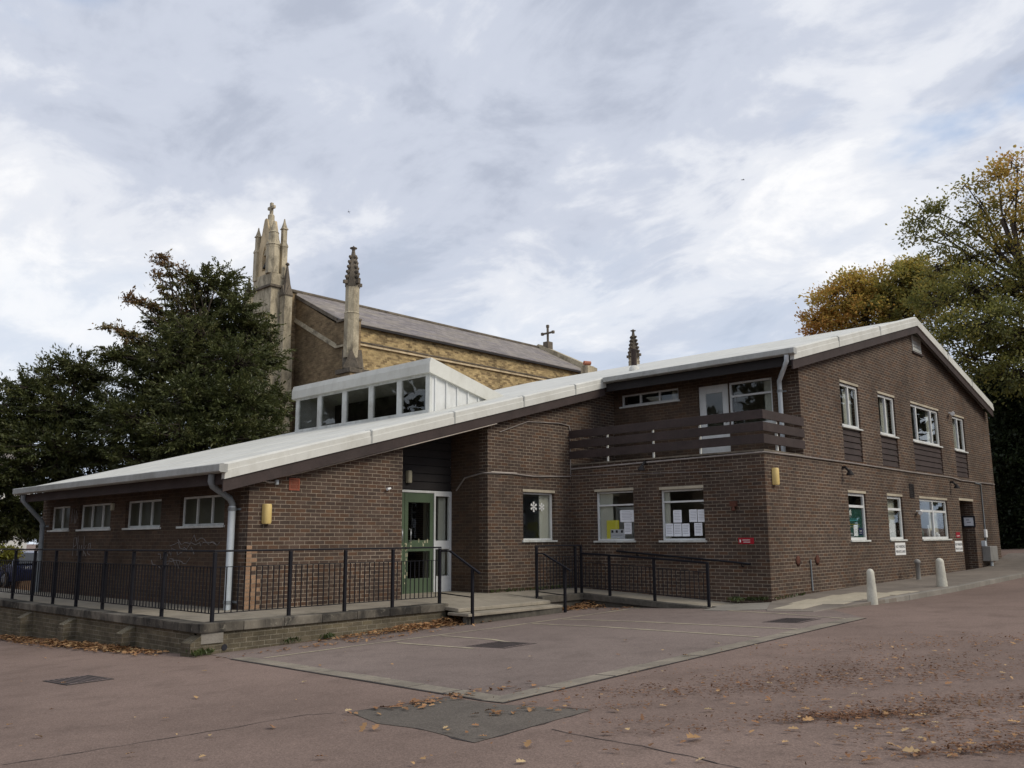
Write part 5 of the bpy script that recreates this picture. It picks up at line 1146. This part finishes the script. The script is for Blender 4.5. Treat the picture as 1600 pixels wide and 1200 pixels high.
# ------------------------------------------------------------------ trees
def leaf_mesh(name, P, D_, N_, length, width, tint, mat, parent=None, origin=(0, 0, 0), shape='diamond'):
    """one mesh of many leaf faces: P positions, D_ directions along the leaf, N_ face normals"""
    n = len(P); D_ = D_/np.linalg.norm(D_, axis=1)[:, None]
    S = np.cross(D_, N_); S /= (np.linalg.norm(S, axis=1)[:, None]+1e-9)
    L_ = length[:, None] if isinstance(length, np.ndarray) else length; W_ = width[:, None] if isinstance(width, np.ndarray) else width
    NN = np.cross(S, D_)
    if shape == 'diamond':
        V = np.stack([P-D_*L_*0.5, P+S*W_*0.5+D_*L_*0.05, P+D_*L_*0.5, P-S*W_*0.5+D_*L_*0.05], 1)
    else:       # lobed oak leaf, slightly folded along its midrib
        o = [(-0.5, 0, 0), (-0.25, 0.20, .06), (-0.12, 0.11, .03), (0.05, 0.33, .1), (0.16, 0.16, .04), (0.33, 0.24, .08), (0.5, 0.0, 0), (0.33, -0.24, .08), (0.16, -0.16, .04), (0.05, -0.33, .1), (-0.12, -0.11, .03), (-0.25, -0.20, .06)]
        V = np.stack([P+D_*L_*a+S*L_*b+NN*L_*c*1.3 for a, b, c in o], 1)
    k = V.shape[1]
    me = bpy.data.meshes.new(name); V = (V-np.array(origin)).reshape(-1, 3)
    me.vertices.add(n*k); me.vertices.foreach_set('co', V.ravel())
    me.loops.add(n*k); me.loops.foreach_set('vertex_index', np.arange(n*k, dtype=np.int32))
    me.polygons.add(n); me.polygons.foreach_set('loop_start', np.arange(0, n*k, k, dtype=np.int32)); me.polygons.foreach_set('loop_total', np.full(n, k, dtype=np.int32))
    me.update(calc_edges=True)
    at = me.attributes.new('tint', 'FLOAT', 'FACE'); at.data.foreach_set('value', np.asarray(tint, dtype=np.float32))
    me.materials.append(MATS[mat]); o = bpy.data.objects.new(name, me); COL.objects.link(o)
    if parent is not None: o.parent = parent
    else: o.location = origin
    ORG[o.name] = Vector(origin); return o
def rand_dir(n):
    v = rng.normal(size=(n, 3)); return v/np.linalg.norm(v, axis=1)[:, None]
def tree(name, base, blobs, label, cat='tree', mat='yew_leaf', clump=0.45, per=60, dens=1.0, leaf=(0.16, 0.07), flat=0.5, droop=0.0, trunk_r=0.3, group=None, branch_every=2, shell=0.45, limb_r=0.09, gap=0.0, gap_top=None, spray=0.0):
    """blobs: (x, y, z, rx, rz, tint) foliage masses; limbs run from the trunk to each, twigs to each clump"""
    base = np.array(base, float); t = thing(name, tuple(base), label, cat, group)
    top = max(b[2] for b in blobs); cxy = np.mean([b[:2] for b in blobs], axis=0)
    T = MB(); tp = base.copy(); pts = [base]
    fork = np.array([base[0]*0.75+cxy[0]*0.25, base[1]*0.75+cxy[1]*0.25, base[2]+(top-base[2])*0.35])
    crown = np.array([base[0]*0.45+cxy[0]*0.55, base[1]*0.45+cxy[1]*0.55, base[2]+(top-base[2])*0.85])
    T.tube([base, base*0.5+fork*0.5+np.array([0.1, 0.05, 0]), fork, fork*0.5+crown*0.5+np.array([0.12, -0.1, 0]), crown], [trunk_r*1.25, trunk_r, trunk_r*0.8, trunk_r*0.5, trunk_r*0.15], 10)
    PP, DD, NN, TT = [], [], [], []
    for (bx, by, bz, rx, rz_, tint) in blobs:
        c = np.array([bx, by, bz]); f = np.clip((bz-base[2])/(top-base[2])*0.9-0.15, 0.1, 0.8)
        s0 = fork+(crown-fork)*f; mid = s0*0.5+c*0.5+np.array([0, 0, 0.07*np.linalg.norm(c-s0)])+rng.normal(0, 0.3, 3)
        lr = limb_r*min(1.5, max(0.5, rx)); T.tube([s0, mid, c], [lr, lr*0.75, lr*0.45], 6, cap=False)
        area = 4*math.pi*rx*(rx*0.5+rz_*0.5); nc = max(4, int(dens*area/(clump*clump*1.6)))
        dv = rand_dir(nc); rr = (shell+(1.05-shell)*rng.random(nc)**0.6)[:, None]*(1+rng.normal(0, 0.10, nc)[:, None])
        C = c+dv*rr*np.array([rx, rx, rz_])
        if gap: C = C[rng.random(len(C)) > gap]
        if gap_top and bz > gap_top[0]: C = C[rng.random(len(C)) > gap_top[1]]
        for i, q in enumerate(C):
            if i % branch_every == 0:
                m_ = c*0.45+q*0.55+rng.normal(0, 0.12, 3); T.tube([c+rng.normal(0, 0.1, 3), m_, q], [0.032, 0.022, 0.008], 4, cap=False)
            k = max(6, int(per*rng.uniform(0.5, 1.3))); out = (q-c)/np.array([rx, rx, rz_]); out = out/(np.linalg.norm(out)+1e-6)
            sp = rng.normal(0, 1, (k, 3))*clump*np.array([0.5, 0.5, 0.5*flat])*rng.uniform(0.7, 1.25)
            if spray:
                ax_ = out*np.array([1, 1, 0.45])+np.array([0, 0, 0.18])+rng.normal(0, 0.25, 3); ax_ /= np.linalg.norm(ax_); tt = rng.normal(0.2, 0.75, k); sp = sp*np.clip(0.75-0.3*tt, 0.2, 1.1)[:, None]*0.75+ax_*(tt*clump*spray)[:, None]
            if droop: sp[:, 2] -= droop*clump*np.hypot(sp[:, 0], sp[:, 1])
            PP.append(q+sp)
            d = sp/(np.linalg.norm(sp, axis=1)[:, None]+1e-6)*0.8+out*0.7+rng.normal(0, 0.45, (k, 3)); d[:, 2] -= droop*0.6
            DD.append(d); nn = rng.normal(0, 0.7, (k, 3)); nn[:, 2] += 0.8; NN.append(nn)
            TT.append(np.full(k, tint+rng.normal(0, 0.07)))
    P = np.concatenate(PP); n = len(P)
    L_ = leaf[0]*rng.uniform(0.6, 1.4, n); W_ = leaf[1]*rng.uniform(0.7, 1.3, n)
    T.build('trunk', 'bark', t)
    leaf_mesh('crown', P, np.concatenate(DD), np.concatenate(NN), L_, W_, np.concatenate(TT), mat, t, tuple(base))
    return t, n
def B(px, py, d, rpx, asp=1.0, tint=0.4):
    """a foliage mass: centre on the sight line through (px, py) at distance d, radius as an angle"""
    p = at_dist(px, py, d); r = rpx*d/1371; return (p[0], p[1], p[2], r, r*asp, tint)
def foot(px, d):
    p = at_dist(px, 850, d); return (p[0], p[1], gz(p[0], p[1]))
# the yew beside the church: broad dark cone with reddish shoots on its left
yb = []
for px, py, dd, r, a, ti in ((350, 450, 0, 24, .8, .5), (328, 438, 0, 18, .8, .5), (318, 480, 1, 34, .7, .5), (372, 478, -.5, 30, .7, .45), (300, 520, -1, 42, .7, .45), (350, 520, .5, 48, .7, .4), (392, 515, 0, 34, .7, .42),
        (262, 560, -1, 44, .65, .45), (315, 570, 1.5, 55, .7, .35), (370, 570, -1.2, 55, .65, .38), (412, 560, .5, 32, .7, .42), (240, 610, .5, 55, .65, .4), (300, 625, -2, 62, .6, .38), (365, 630, -2, 62, .6, .36), (415, 625, -.5, 40, .65, .42),
        (220, 560, .8, 30, .6, .5), (262, 505, .5, 26, .6, .55), (215, 660, -.8, 62, .6, .35), (285, 680, -2.4, 60, .55, .4), (350, 682, -2.6, 58, .55, .4), (405, 672, -1.4, 44, .6, .42), (346, 424, 0, 9, 1, .5), (366, 433, 0, 8, 1, .5), (326, 424, 0, 8, 1, .55), (392, 458, 0, 9, .9, .5), (408, 490, 0, 9, .8, .5), (300, 442, 0, 10, .9, .6), (280, 470, 0, 10, .9, .6), (425, 530, 0, 10, .8, .5), (240, 715, -1, 60, .5, .35), (310, 720, -2, 55, .5, .35), (178, 555, .2, 26, .6, .48)):
    yb.append(B(px, py, 36+dd, r, a, ti))
for (x0, y0, x1, y1, n) in ((300, 470, 250, 402, 6), (290, 500, 200, 466, 7), (262, 540, 168, 510, 6), (320, 450, 285, 425, 4), (270, 480, 246, 430, 4), (230, 545, 196, 525, 3)):
    for k in range(n):
        f = k/(n-1); yb.append(B(x0+(x1-x0)*f, y0+(y1-y0)*f, 36, 7.5-5.0*f, 0.9, 0.62+0.3*f))
tree('yew_tree', foot(318, 36), yb, 'broad dark yew with rusty shoots on its left, in front of the church', mat='yew_leaf', clump=0.33, per=70, dens=1.15, leaf=(0.15, 0.05), flat=0.5, droop=0.10, spray=0.8, trunk_r=0.4, shell=0.3)
# the second dark conifer at the left edge
lb = []
for px, py, dd, r, a, ti in ((118, 575, 0, 34, .6, .5), (80, 590, 0, 34, .6, .45), (155, 590, .6, 36, .6, .45), (45, 612, 0, 32, .55, .4), (100, 640, -.5, 55, .6, .4), (160, 650, 0, 50, .6, .35), (40, 660, .5, 42, .5, .4), (10, 690, 0, 38, .5, .35),
        (20, 620, 1, 26, .5, .4), (90, 700, -1, 62, .55, .35), (160, 715, -.6, 55, .5, .3), (40, 735, -.6, 52, .5, .3), (-10, 640, 0, 32, .5, .35), (60, 790, -.3, 36, .45, .3), (25, 815, 0, 34, .4, .35), (-15, 760, 0, 36, .5, .3), (115, 760, 0, 48, .45, .3), (70, 835, 0, 26, .4, .35), (15, 790, .5, 40, .5, .35), (45, 825, .5, 34, .45, .35), (5, 840, .6, 22, .5, .4)):
    lb.append(B(px, py, 39+dd, r, a, ti))
tree('yew_tree', foot(95, 39), lb, 'lower dark evergreen behind the left end of the hall roof', mat='yew_leaf', clump=0.38, per=72, dens=1.15, leaf=(0.16, 0.055), flat=0.48, droop=0.10, spray=0.8, trunk_r=0.35, shell=0.25)
# autumn trees on the right
ob = []
for px, py, dd, r, a, ti in ((1275, 500, 0, 20, .8, .85), (1300, 470, 0, 32, .8, .74), (1335, 455, 0, 36, .8, .66), (1370, 450, .6, 36, .8, .62), (1310, 505, .3, 34, .7, .9), (1352, 500, 0, 44, .8, .68), (1410, 440, 0, 34, .8, .5), (1400, 490, 0, 46, .8, .42), (1440, 470, 0, 42, .8, .42), (1438, 425, 0, 26, .8, .48), (1462, 438, 0, 30, .8, .42), (1418, 415, 0, 18, .8, .5), (1265, 520, 0, 12, .7, 1.0)):
    ob.append(B(px, py, 52+dd, r, a, ti))
tree('autumn_tree', foot(1370, 52), ob, 'round orange and gold tree showing above the ridge of the hall', mat='oak_leaf', clump=0.50, per=62, dens=1.0, leaf=(0.17, 0.11), flat=0.75, trunk_r=0.3, group='autumn trees behind the hall')
kb = []
for px, py, dd, r, a, ti in ((1440, 345, 0, 24, .8, .22), (1462, 330, .5, 24, .8, .25), (1430, 370, 0, 20, .7, .3), (1475, 370, -.5, 30, .8, .25), (1510, 290, 0, 20, .5, .4), (1530, 320, 0, 26, .6, .35), (1500, 345, 0, 20, .5, .28), (1560, 275, 0, 26, .8, .72), (1590, 262, 0, 28, .9, .80), (1585, 310, 0, 36, .8, .66), (1545, 355, 0, 26, .6, .55),
        (1600, 360, .6, 42, .8, .62), (1560, 400, 0, 40, .6, .45), (1510, 405, -.3, 36, .6, .35), (1465, 420, .2, 34, .6, .4), (1520, 450, -1, 46, .6, .32), (1580, 450, -.5, 52, .6, .3), (1475, 470, -.6, 44, .5, .3), (1540, 510, -1.4, 60, .5, .25), (1600, 520, -.6, 60, .6, .22), (1480, 520, -.4, 40, .5, .25), (1520, 560, -.4, 46, .5, .22), (1590, 585, -1, 56, .5, .2), (1640, 430, 0, 60, .7, .4), (1660, 330, 0, 60, .7, .7), (1655, 540, 0, 60, .6, .25)):
    kb.append(B(px, py, 41+dd, r, a, ti))
tree('oak_tree', foot(1700, 40.5), kb, 'tall spreading oak, green below and orange at its top, at the right edge', mat='oak_leaf', clump=0.46, per=44, dens=0.95, leaf=(0.135, 0.095), flat=0.65, trunk_r=0.38, limb_r=0.075, group='autumn trees behind the hall', gap_top=(at_dist(1500, 420, 41)[2], 0.28))
hb = []
for px, py, dd, r, a, ti in ((1560, 620, 0, 40, .9, .5), (1540, 690, 1.5, 40, 1, .3), (1545, 770, 1.5, 44, 1, .3), (1550, 845, 1.5, 40, 1, .25), (1600, 640, -.5, 46, 1, .45), (1578, 700, -.5, 44, 1, .35), (1615, 720, 0, 50, 1, .3), (1575, 780, 0, 40, 1, .3), (1612, 800, 0, 46, 1, .3), (1585, 850, 0, 36, .8, .25), (1625, 860, 0, 40, .8, .3), (1545, 600, .6, 30, .8, .45), (1650, 660, 0, 60, 1, .3), (1650, 780, 0, 60, 1, .3)):
    hb.append(B(px, py, 43+dd, r, a, ti))
tree('evergreen_shrub', foot(1600, 43), hb, 'tall black-green evergreen filling the gap past the far corner of the hall', 'shrub', mat='dark_leaf', clump=0.5, per=70, dens=1.3, leaf=(0.20, 0.10), flat=0.7, trunk_r=0.25, shell=0.1)
sb = [B(8, 868, 36, 14, .8, .3), (B(-12, 872, 36, 16, .8, .3)), B(20, 866, 36.5, 9, .8, .5)]
tree('garden_shrub', foot(8, 36), sb, 'small yellow-green shrub beyond the railing at the left edge', 'shrub', mat='bright_leaf', clump=0.22, per=40, leaf=(0.10, 0.06), trunk_r=0.06, limb_r=0.02)

# trees round the yard outside the picture: they show in the window panes and shade the walls
def yard_trees():
    bl = [(rng.normal(0, 1.7), rng.normal(0, 1.7), 4.9+rng.normal(0, 2.2), rng.uniform(1.4, 2.3), rng.uniform(1.2, 1.8), rng.uniform(0.1, 0.5)) for k in range(20)]
    spots = [(50, -1, 1.15, 'bushy tree on the right of the yard, just past the oak'), (62, 4.5, 1.3, 'tall tree far down the right side of the yard'), (43, -11, 1.1, 'rounded tree on the right side of the yard behind the camera'), (33, -19, 1.2, 'leafy tree across the yard facing the entrance'),
             (-2, 42, 1.5, 'leafy tree beside the left boundary, farthest from the entrance'), (-13, 35, 1.5, 'broad tree on the left boundary facing the balcony'), (-19, 25, 1.4, 'dense tree on the left boundary facing the office windows'), (-21, 14, 1.2, 'rounded tree on the left boundary nearest the camera')]
    x, y, s_, lb_ = spots[0]
    t, n = tree('yard_tree', (0, 0, 0), bl, lb_, mat='dark_leaf', clump=0.9, per=26, dens=0.8, leaf=(0.55, 0.35), flat=0.8, trunk_r=0.35, group='trees round the yard')
    for k, (x, y, s_, lb_) in enumerate(spots):
        o = t if k == 0 else copy_tree(t, (0, 0, 0))
        o.location = (x, y, gz(x, y)); o.scale = (s_,)*3; o.rotation_euler = (0, 0, k*1.3); o['label'] = lb_
yard_trees()

# ------------------------------------------------------------------ far left: house, garden wall, parked car
hp = at_dist(-46, 820, 62); hs = thing('white_house', (hp[0], hp[1], -2.5), 'white rendered house glimpsed through the leaves at the left edge', 'house')
mb = MB(); mb.box(hp[0]-4, hp[0]+2.2, hp[1]-3, hp[1]+5, -2.6, 6.0); mb.build('wall', 'render_white', hs)
mb = MB(); mb.prism([(hp[0]-4.4, hp[1]-3.4, 6.0), (hp[0]-4.4, hp[1]+1, 9.0), (hp[0]-4.4, hp[1]+5.4, 6.0)], (7, 0, 0)); mb.build('roof', 'slate', hs)
for dx in (-2.5, -0.5): mb = MB(); mb.box(hp[0]+dx, hp[0]+dx+1, hp[1]-3.03, hp[1]-3.001, 2.5, 4.0); mb.build('window', 'car_glass', hs)
gp = at_dist(45, 872, 46); gwl = thing('garden_wall', (gp[0], gp[1], -1.8), 'low red brick wall behind the parked car at the left', 'wall')
mb = MB(); mb.box(gp[0]-7, gp[0]+4, gp[1], gp[1]+0.25, -2.5, 0.15); mb.build('brick_face', 'pale_quoin', gwl); mb = MB(); mb.box(gp[0]-7, gp[0]+4, gp[1]-0.03, gp[1]+0.28, 0.151, 0.22); mb.build('coping', 'clay_pot', gwl)
def car(px, d, head):
    c = at_dist(px, 900, d); x0, y0 = c[0], c[1]; z0 = at_dist(px, 914, d)[2]
    t = thing('parked_car', (x0, y0, z0), 'dark blue hatchback parked beyond the railing at the left edge', 'car')
    ca, sa = math.cos(head), math.sin(head)
    def Wd(l, w, z): return (x0+l*ca-w*sa, y0+l*sa+w*ca, z0+z)
    low_ = [(-1.95, 0.35), (-2.0, 0.6), (-1.93, 0.86), (-1.2, 0.93), (0.9, 0.92), (1.75, 0.78), (2.0, 0.6), (2.02, 0.38), (1.8, 0.22), (-1.8, 0.22)]
    cab = [(-1.82, 0.90), (-1.55, 1.38), (-0.9, 1.47), (-0.1, 1.44), (0.95, 0.91)]
    mb = MB()
    def loft(P, ws):
        n = len(P); vs = []
        for s_ in (-1, -0.93, 0.93, 1):
            for (l, z), w in zip(P, ws): vs.append(Wd(l*(1 if abs(s_) < 1 else 0.985), s_*w, z if abs(s_) < 1 else z-0.02*(z > 0.6)))
        fs = [(k*n+i, k*n+(i+1) % n, (k+1)*n+(i+1) % n, (k+1)*n+i) for k in range(3) for i in range(n)]
        mb.add(vs, [f[::-1] for f in fs], True); mb.add(vs[:n], [tuple(range(n))]); mb.add(vs[-n:], [tuple(range(n-1, -1, -1))])
    loft(low_, [0.86]*10); loft(cab, [0.80, 0.62, 0.60, 0.60, 0.78])
    b = mb.build('body', 'car_paint', t, bevel=0.02)
    for s_ in (-1, 1):
        mb = MB(); mb.add([Wd(-1.5, s_*0.77, 0.95), Wd(-1.38, s_*0.665, 1.32), Wd(-0.2, s_*0.655, 1.38), Wd(0.62, s_*0.775, 0.95)], [(0, 1, 2, 3)]); mb.build('side_window', 'car_glass', t)
        mb = MB(); mb.lathe(Wd(1.92, s_*0.62, 0.62), [(0.12, -0.05), (0.13, 0.0), (0.09, 0.06)], 10); mb.build('headlight', 'pale_car_glass', t)
        for l in (-1.25, 1.28):
            rt = Matrix.Rotation(head, 3, 'Z') @ Matrix.Rotation(R(90), 3, 'X')
            mb = MB(); mb.lathe(Wd(l, s_*0.80, 0.31), [(0.31, -0.10), (0.315, -0.06), (0.315, 0.06), (0.31, 0.10)], 18, tilt=rt); w = mb.build('wheel', 'tyre', t)
            mb = MB(); mb.lathe(Wd(l, s_*0.80, 0.31), [(0.20, -0.112), (0.21, 0.0), (0.20, 0.112)], 12, tilt=rt); mb.build('rim', 'alloy', w)
    mb = MB(); mb.add([Wd(0.99, -0.70, 0.95), Wd(0.99, 0.70, 0.95), Wd(-0.02, 0.56, 1.43), Wd(-0.02, -0.56, 1.43)], [(0, 1, 2, 3)]); mb.build('windscreen', 'pale_car_glass', t)  # sky reflection painted as a pale windscreen colour, shared with the headlights
    mb = MB(); mb.add([Wd(-1.86, -0.68, 0.95), Wd(-1.86, 0.68, 0.95), Wd(-1.60, 0.55, 1.36), Wd(-1.60, -0.55, 1.36)], [(0, 1, 2, 3)]); mb.build('rear_window', 'car_glass', t)
car(16, 45, R(100))

# ------------------------------------------------------------------ birds
def bird(px, py, d, span, yaw, roll, label):
    c = Vector(at_dist(px, py, d)); Mx = Matrix.Rotation(yaw, 3, 'Z') @ Matrix.Rotation(roll, 3, 'X')
    s = span/2
    bm = bmesh.new(); sk = [((0.5*s, 0, 0), .05), ((0.3*s, 0, .02*s), .09), ((0, 0, 0), .12), ((-.35*s, 0, 0), .07), ((-.62*s, 0, .02*s), .05)]
    wl = [((.05*s, .3*s, .12*s), .05), ((.0, .65*s, .2*s), .035), ((-.22*s, s, .12*s), .015)]
    V = [bm.verts.new(Mx @ Vector(p)) for p, r in sk]; rad = [r for p, r in sk]
    for a, b in zip(V[:-1], V[1:]): bm.edges.new((a, b))
    for sg in (-1, 1):
        pv = V[2]
        for p, r in wl: q = bm.verts.new(Mx @ Vector((p[0], p[1]*sg, p[2]))); bm.edges.new((pv, q)); pv = q; rad.append(r)
    me = bpy.data.meshes.new('bird'); bm.to_mesh(me); bm.free(); o = bpy.data.objects.new('bird', me); COL.objects.link(o); o.location = c
    md = o.modifiers.new('skin', 'SKIN')
    me.skin_vertices.new() if not me.skin_vertices else None
    for i, r in enumerate(rad): me.skin_vertices[0].data[i].radius = (r*s, r*s)
    me.skin_vertices[0].data[2].use_root = True
    sb = o.modifiers.new('sub', 'SUBSURF'); sb.levels = 1; sb.render_levels = 1
    me.materials.append(MATS['bird_grey']); tag(o, label, 'bird', 'birds in the sky')
bird(545, 331, 60, 0.36, R(120), R(35), 'dark bird gliding just above the stone pinnacles of the church')
bird(1161, 281, 90, 0.75, R(-45), R(12), 'distant dark bird with level wings alone over the right half of the hall')

# ------------------------------------------------------------------ fallen leaves and weeds
def fallen():
    P, T_, S_ = [], [], []
    def scatter(c, sx, sy, n, size=0.085, heap=0.0, tint=0.5, rot=0.0):
        a = rng.normal(0, 1, (n, 2))*np.array([sx, sy]); cs, sn = math.cos(rot), math.sin(rot)
        x = c[0]+a[:, 0]*cs-a[:, 1]*sn; y = c[1]+a[:, 0]*sn+a[:, 1]*cs
        r2 = (a[:, 0]/sx)**2+(a[:, 1]/sy)**2; z = GA+GB*x+GC*y+0.014+rng.random(n)*heap*np.exp(-r2*0.5)+rng.random(n)*0.012
        P.append(np.stack([x, y, z], 1)); T_.append(np.full(n, tint)+rng.normal(0, 0.12, n)); S_.append(size*rng.uniform(0.6, 1.3, n))
    # drifts against the walls
    for px, py, sx, sy, n, h in ((640, 985, .9, .16, 900, .10), (690, 975, .55, .22, 800, .14), (760, 966, .8, .14, 500, .06), (830, 957, .7, .14, 450, .05), (900, 947, .6, .30, 1100, .14), (930, 942, .4, .26, 600, .10), (955, 944, .4, .2, 240, .04), (870, 950, .5, .12, 300, .05)):
        c = on_g(px, py); scatter((c[0], min(c[1], 12.95)), sx, sy, n, heap=h, tint=0.45, rot=R(3), size=0.075)
    for px, py, sx, sy, n, h in ((15, 1001, .13, 1.2, 700, .08), (90, 1007, .15, .9, 600, .08), (150, 1010, .14, .7, 450, .07), (205, 1014, .16, .45, 380, .08), (235, 1020, .12, .3, 120, .03)):
        c = on_g(px, py); scatter((6.62, c[1]), sx, sy, n, heap=h, tint=0.5)
    for px, py, sx, sy, n in ((560, 1003, .8, .08, 90), (430, 1018, .6, .05, 30), (1000, 948, .7, .1, 60), (700, 1092, .5, .12, 60), (820, 1110, .35, .15, 30), (660, 1100, .3, .1, 30)): scatter(on_g(px, py), sx, sy, n, tint=0.4, size=0.07)
    # strewn over the tarmac, thicker on the right
    va = YAW-R(90)
    for px, py, sx, n in ((1340, 1050, .9, 420), (1290, 1062, .8, 260), (1380, 1032, .9, 260), (1480, 1046, 1.3, 380), (1560, 1003, 1.6, 420), (1500, 1008, 1.0, 200), (1520, 1110, .7, 260), (1580, 1130, .6, 320), (1330, 1122, .38, 520), (1345, 1117, .3, 260), (1560, 1152, .5, 300), (1450, 1098, .7, 160), (1400, 1100, .6, 160), (1120, 1085, .7, 160), (1060, 1080, .6, 110), (1180, 1078, .6, 160), (1000, 1078, .5, 90), (1590, 1090, .6, 260), (1440, 1060, .8, 160), (1420, 1003, 1.2, 120), (1250, 1045, .8, 90), (960, 1106, .3, 60), (1090, 1143, .25, 60), (1480, 1178, .3, 160), (1590, 1170, .3, 260), (1010, 1128, .3, 50)):
        scatter(on_g(px, py), sx, sx*0.26, int(n*1.2), tint=rng.uniform(-.05, .22), size=0.030, rot=va)
    for px, py, s, n in ((1500, 1050, 1.4, 90), (1520, 1120, .8, 60), (1340, 1060, .9, 36), (1560, 1170, .5, 36), (1150, 1090, .8, 26), (1560, 1000, 2.0, 60)):
        scatter(on_g(px, py), s, s*0.4, n, tint=rng.uniform(.3, .6), size=0.06, rot=va)
    n = 240
    for k in range(n):
        px = rng.uniform(0, 1600); py = 1000+200*rng.random()**0.8
        if px < 900 and rng.random() < 0.55: continue
        scatter(on_g(px, py), 0.01, 0.01, 1, size=rng.choice([0.03, 0.045, 0.06, 0.085]), tint=rng.uniform(0.35, 1.0), heap=0.004)
    for px, py, sz, ti in ((1085, 1158, .12, .72), (825, 1168, .10, .8), (1095, 1192, .10, .95), (1425, 1180, .10, .9), (980, 1144, .10, .95), (660, 1191, .10, .8), (15, 1137, .13, .7), (60, 1154, .12, .9), (305, 1092, .11, .9), (545, 1116, .1, .9), (960, 1113, .1, .7), (880, 1080, .12, .6), (700, 1146, .1, .8), (1240, 1143, .1, .8)):
        scatter(on_g(px, py), 0.001, 0.001, 1, size=sz, tint=ti, heap=0.01)
    P_ = np.concatenate(P); n = len(P_)
    N_ = rng.normal(0, 0.22, (n, 3)); N_[:, 2] = 1; D_ = rng.normal(0, 1, (n, 3)); D_[:, 2] *= 0.12
    o = leaf_mesh('fallen_leaves', P_, D_, N_, np.concatenate(S_), np.concatenate(S_), np.concatenate(T_), 'fallen_leaf', None, (0, 0, 0), 'oak')
    tag(o, 'brown and orange fallen leaves drifted along the walls and strewn over the tarmac', 'leaves', kind='stuff')
fallen()
def weeds():
    P = []
    for (a, b, n, s) in (((17.55, 9.9), (17.6, 9.1), 160, .03), ((17.7, 8.98), (19.2, 8.97), 60, .03), ((17.2, 9.5), (17.6, 9.95), 60, .05), ((6.72, 12.7), (6.78, 12.9), 70, .06), ((6.9, 12.85), (7.0, 12.87), 40, .05), ((9.1, 12.93), (9.3, 12.94), 60, .04), ((8.3, 12.9), (8.6, 12.92), 30, .03)):
        f = rng.random(n)[:, None]; q = np.array(a)+(np.array(b)-np.array(a))*f+rng.normal(0, s, (n, 2)); z = GA+GB*q[:, 0]+GC*q[:, 1]+0.04+rng.random(n)*0.05
        if a[0] > 17: z += 0.06
        P.append(np.column_stack([q, z]))
    f = rng.random(160); P.append(np.column_stack([14.65+2.9*f, np.full(160, 14.42)+rng.normal(0, .015, 160), 0.30+rng.random(160)*0.06]))
    P = np.concatenate(P); n = len(P); D_ = rng.normal(0, 0.5, (n, 3)); D_[:, 2] += 0.8
    tag(leaf_mesh('weeds', P, D_, rng.normal(0, 1, (n, 3)), np.full(n, 0.09), np.full(n, 0.025), np.full(n, 0.5), 'weed_leaf'), 'green weeds growing along the foot of the walls', 'weeds', kind='stuff')
weeds()
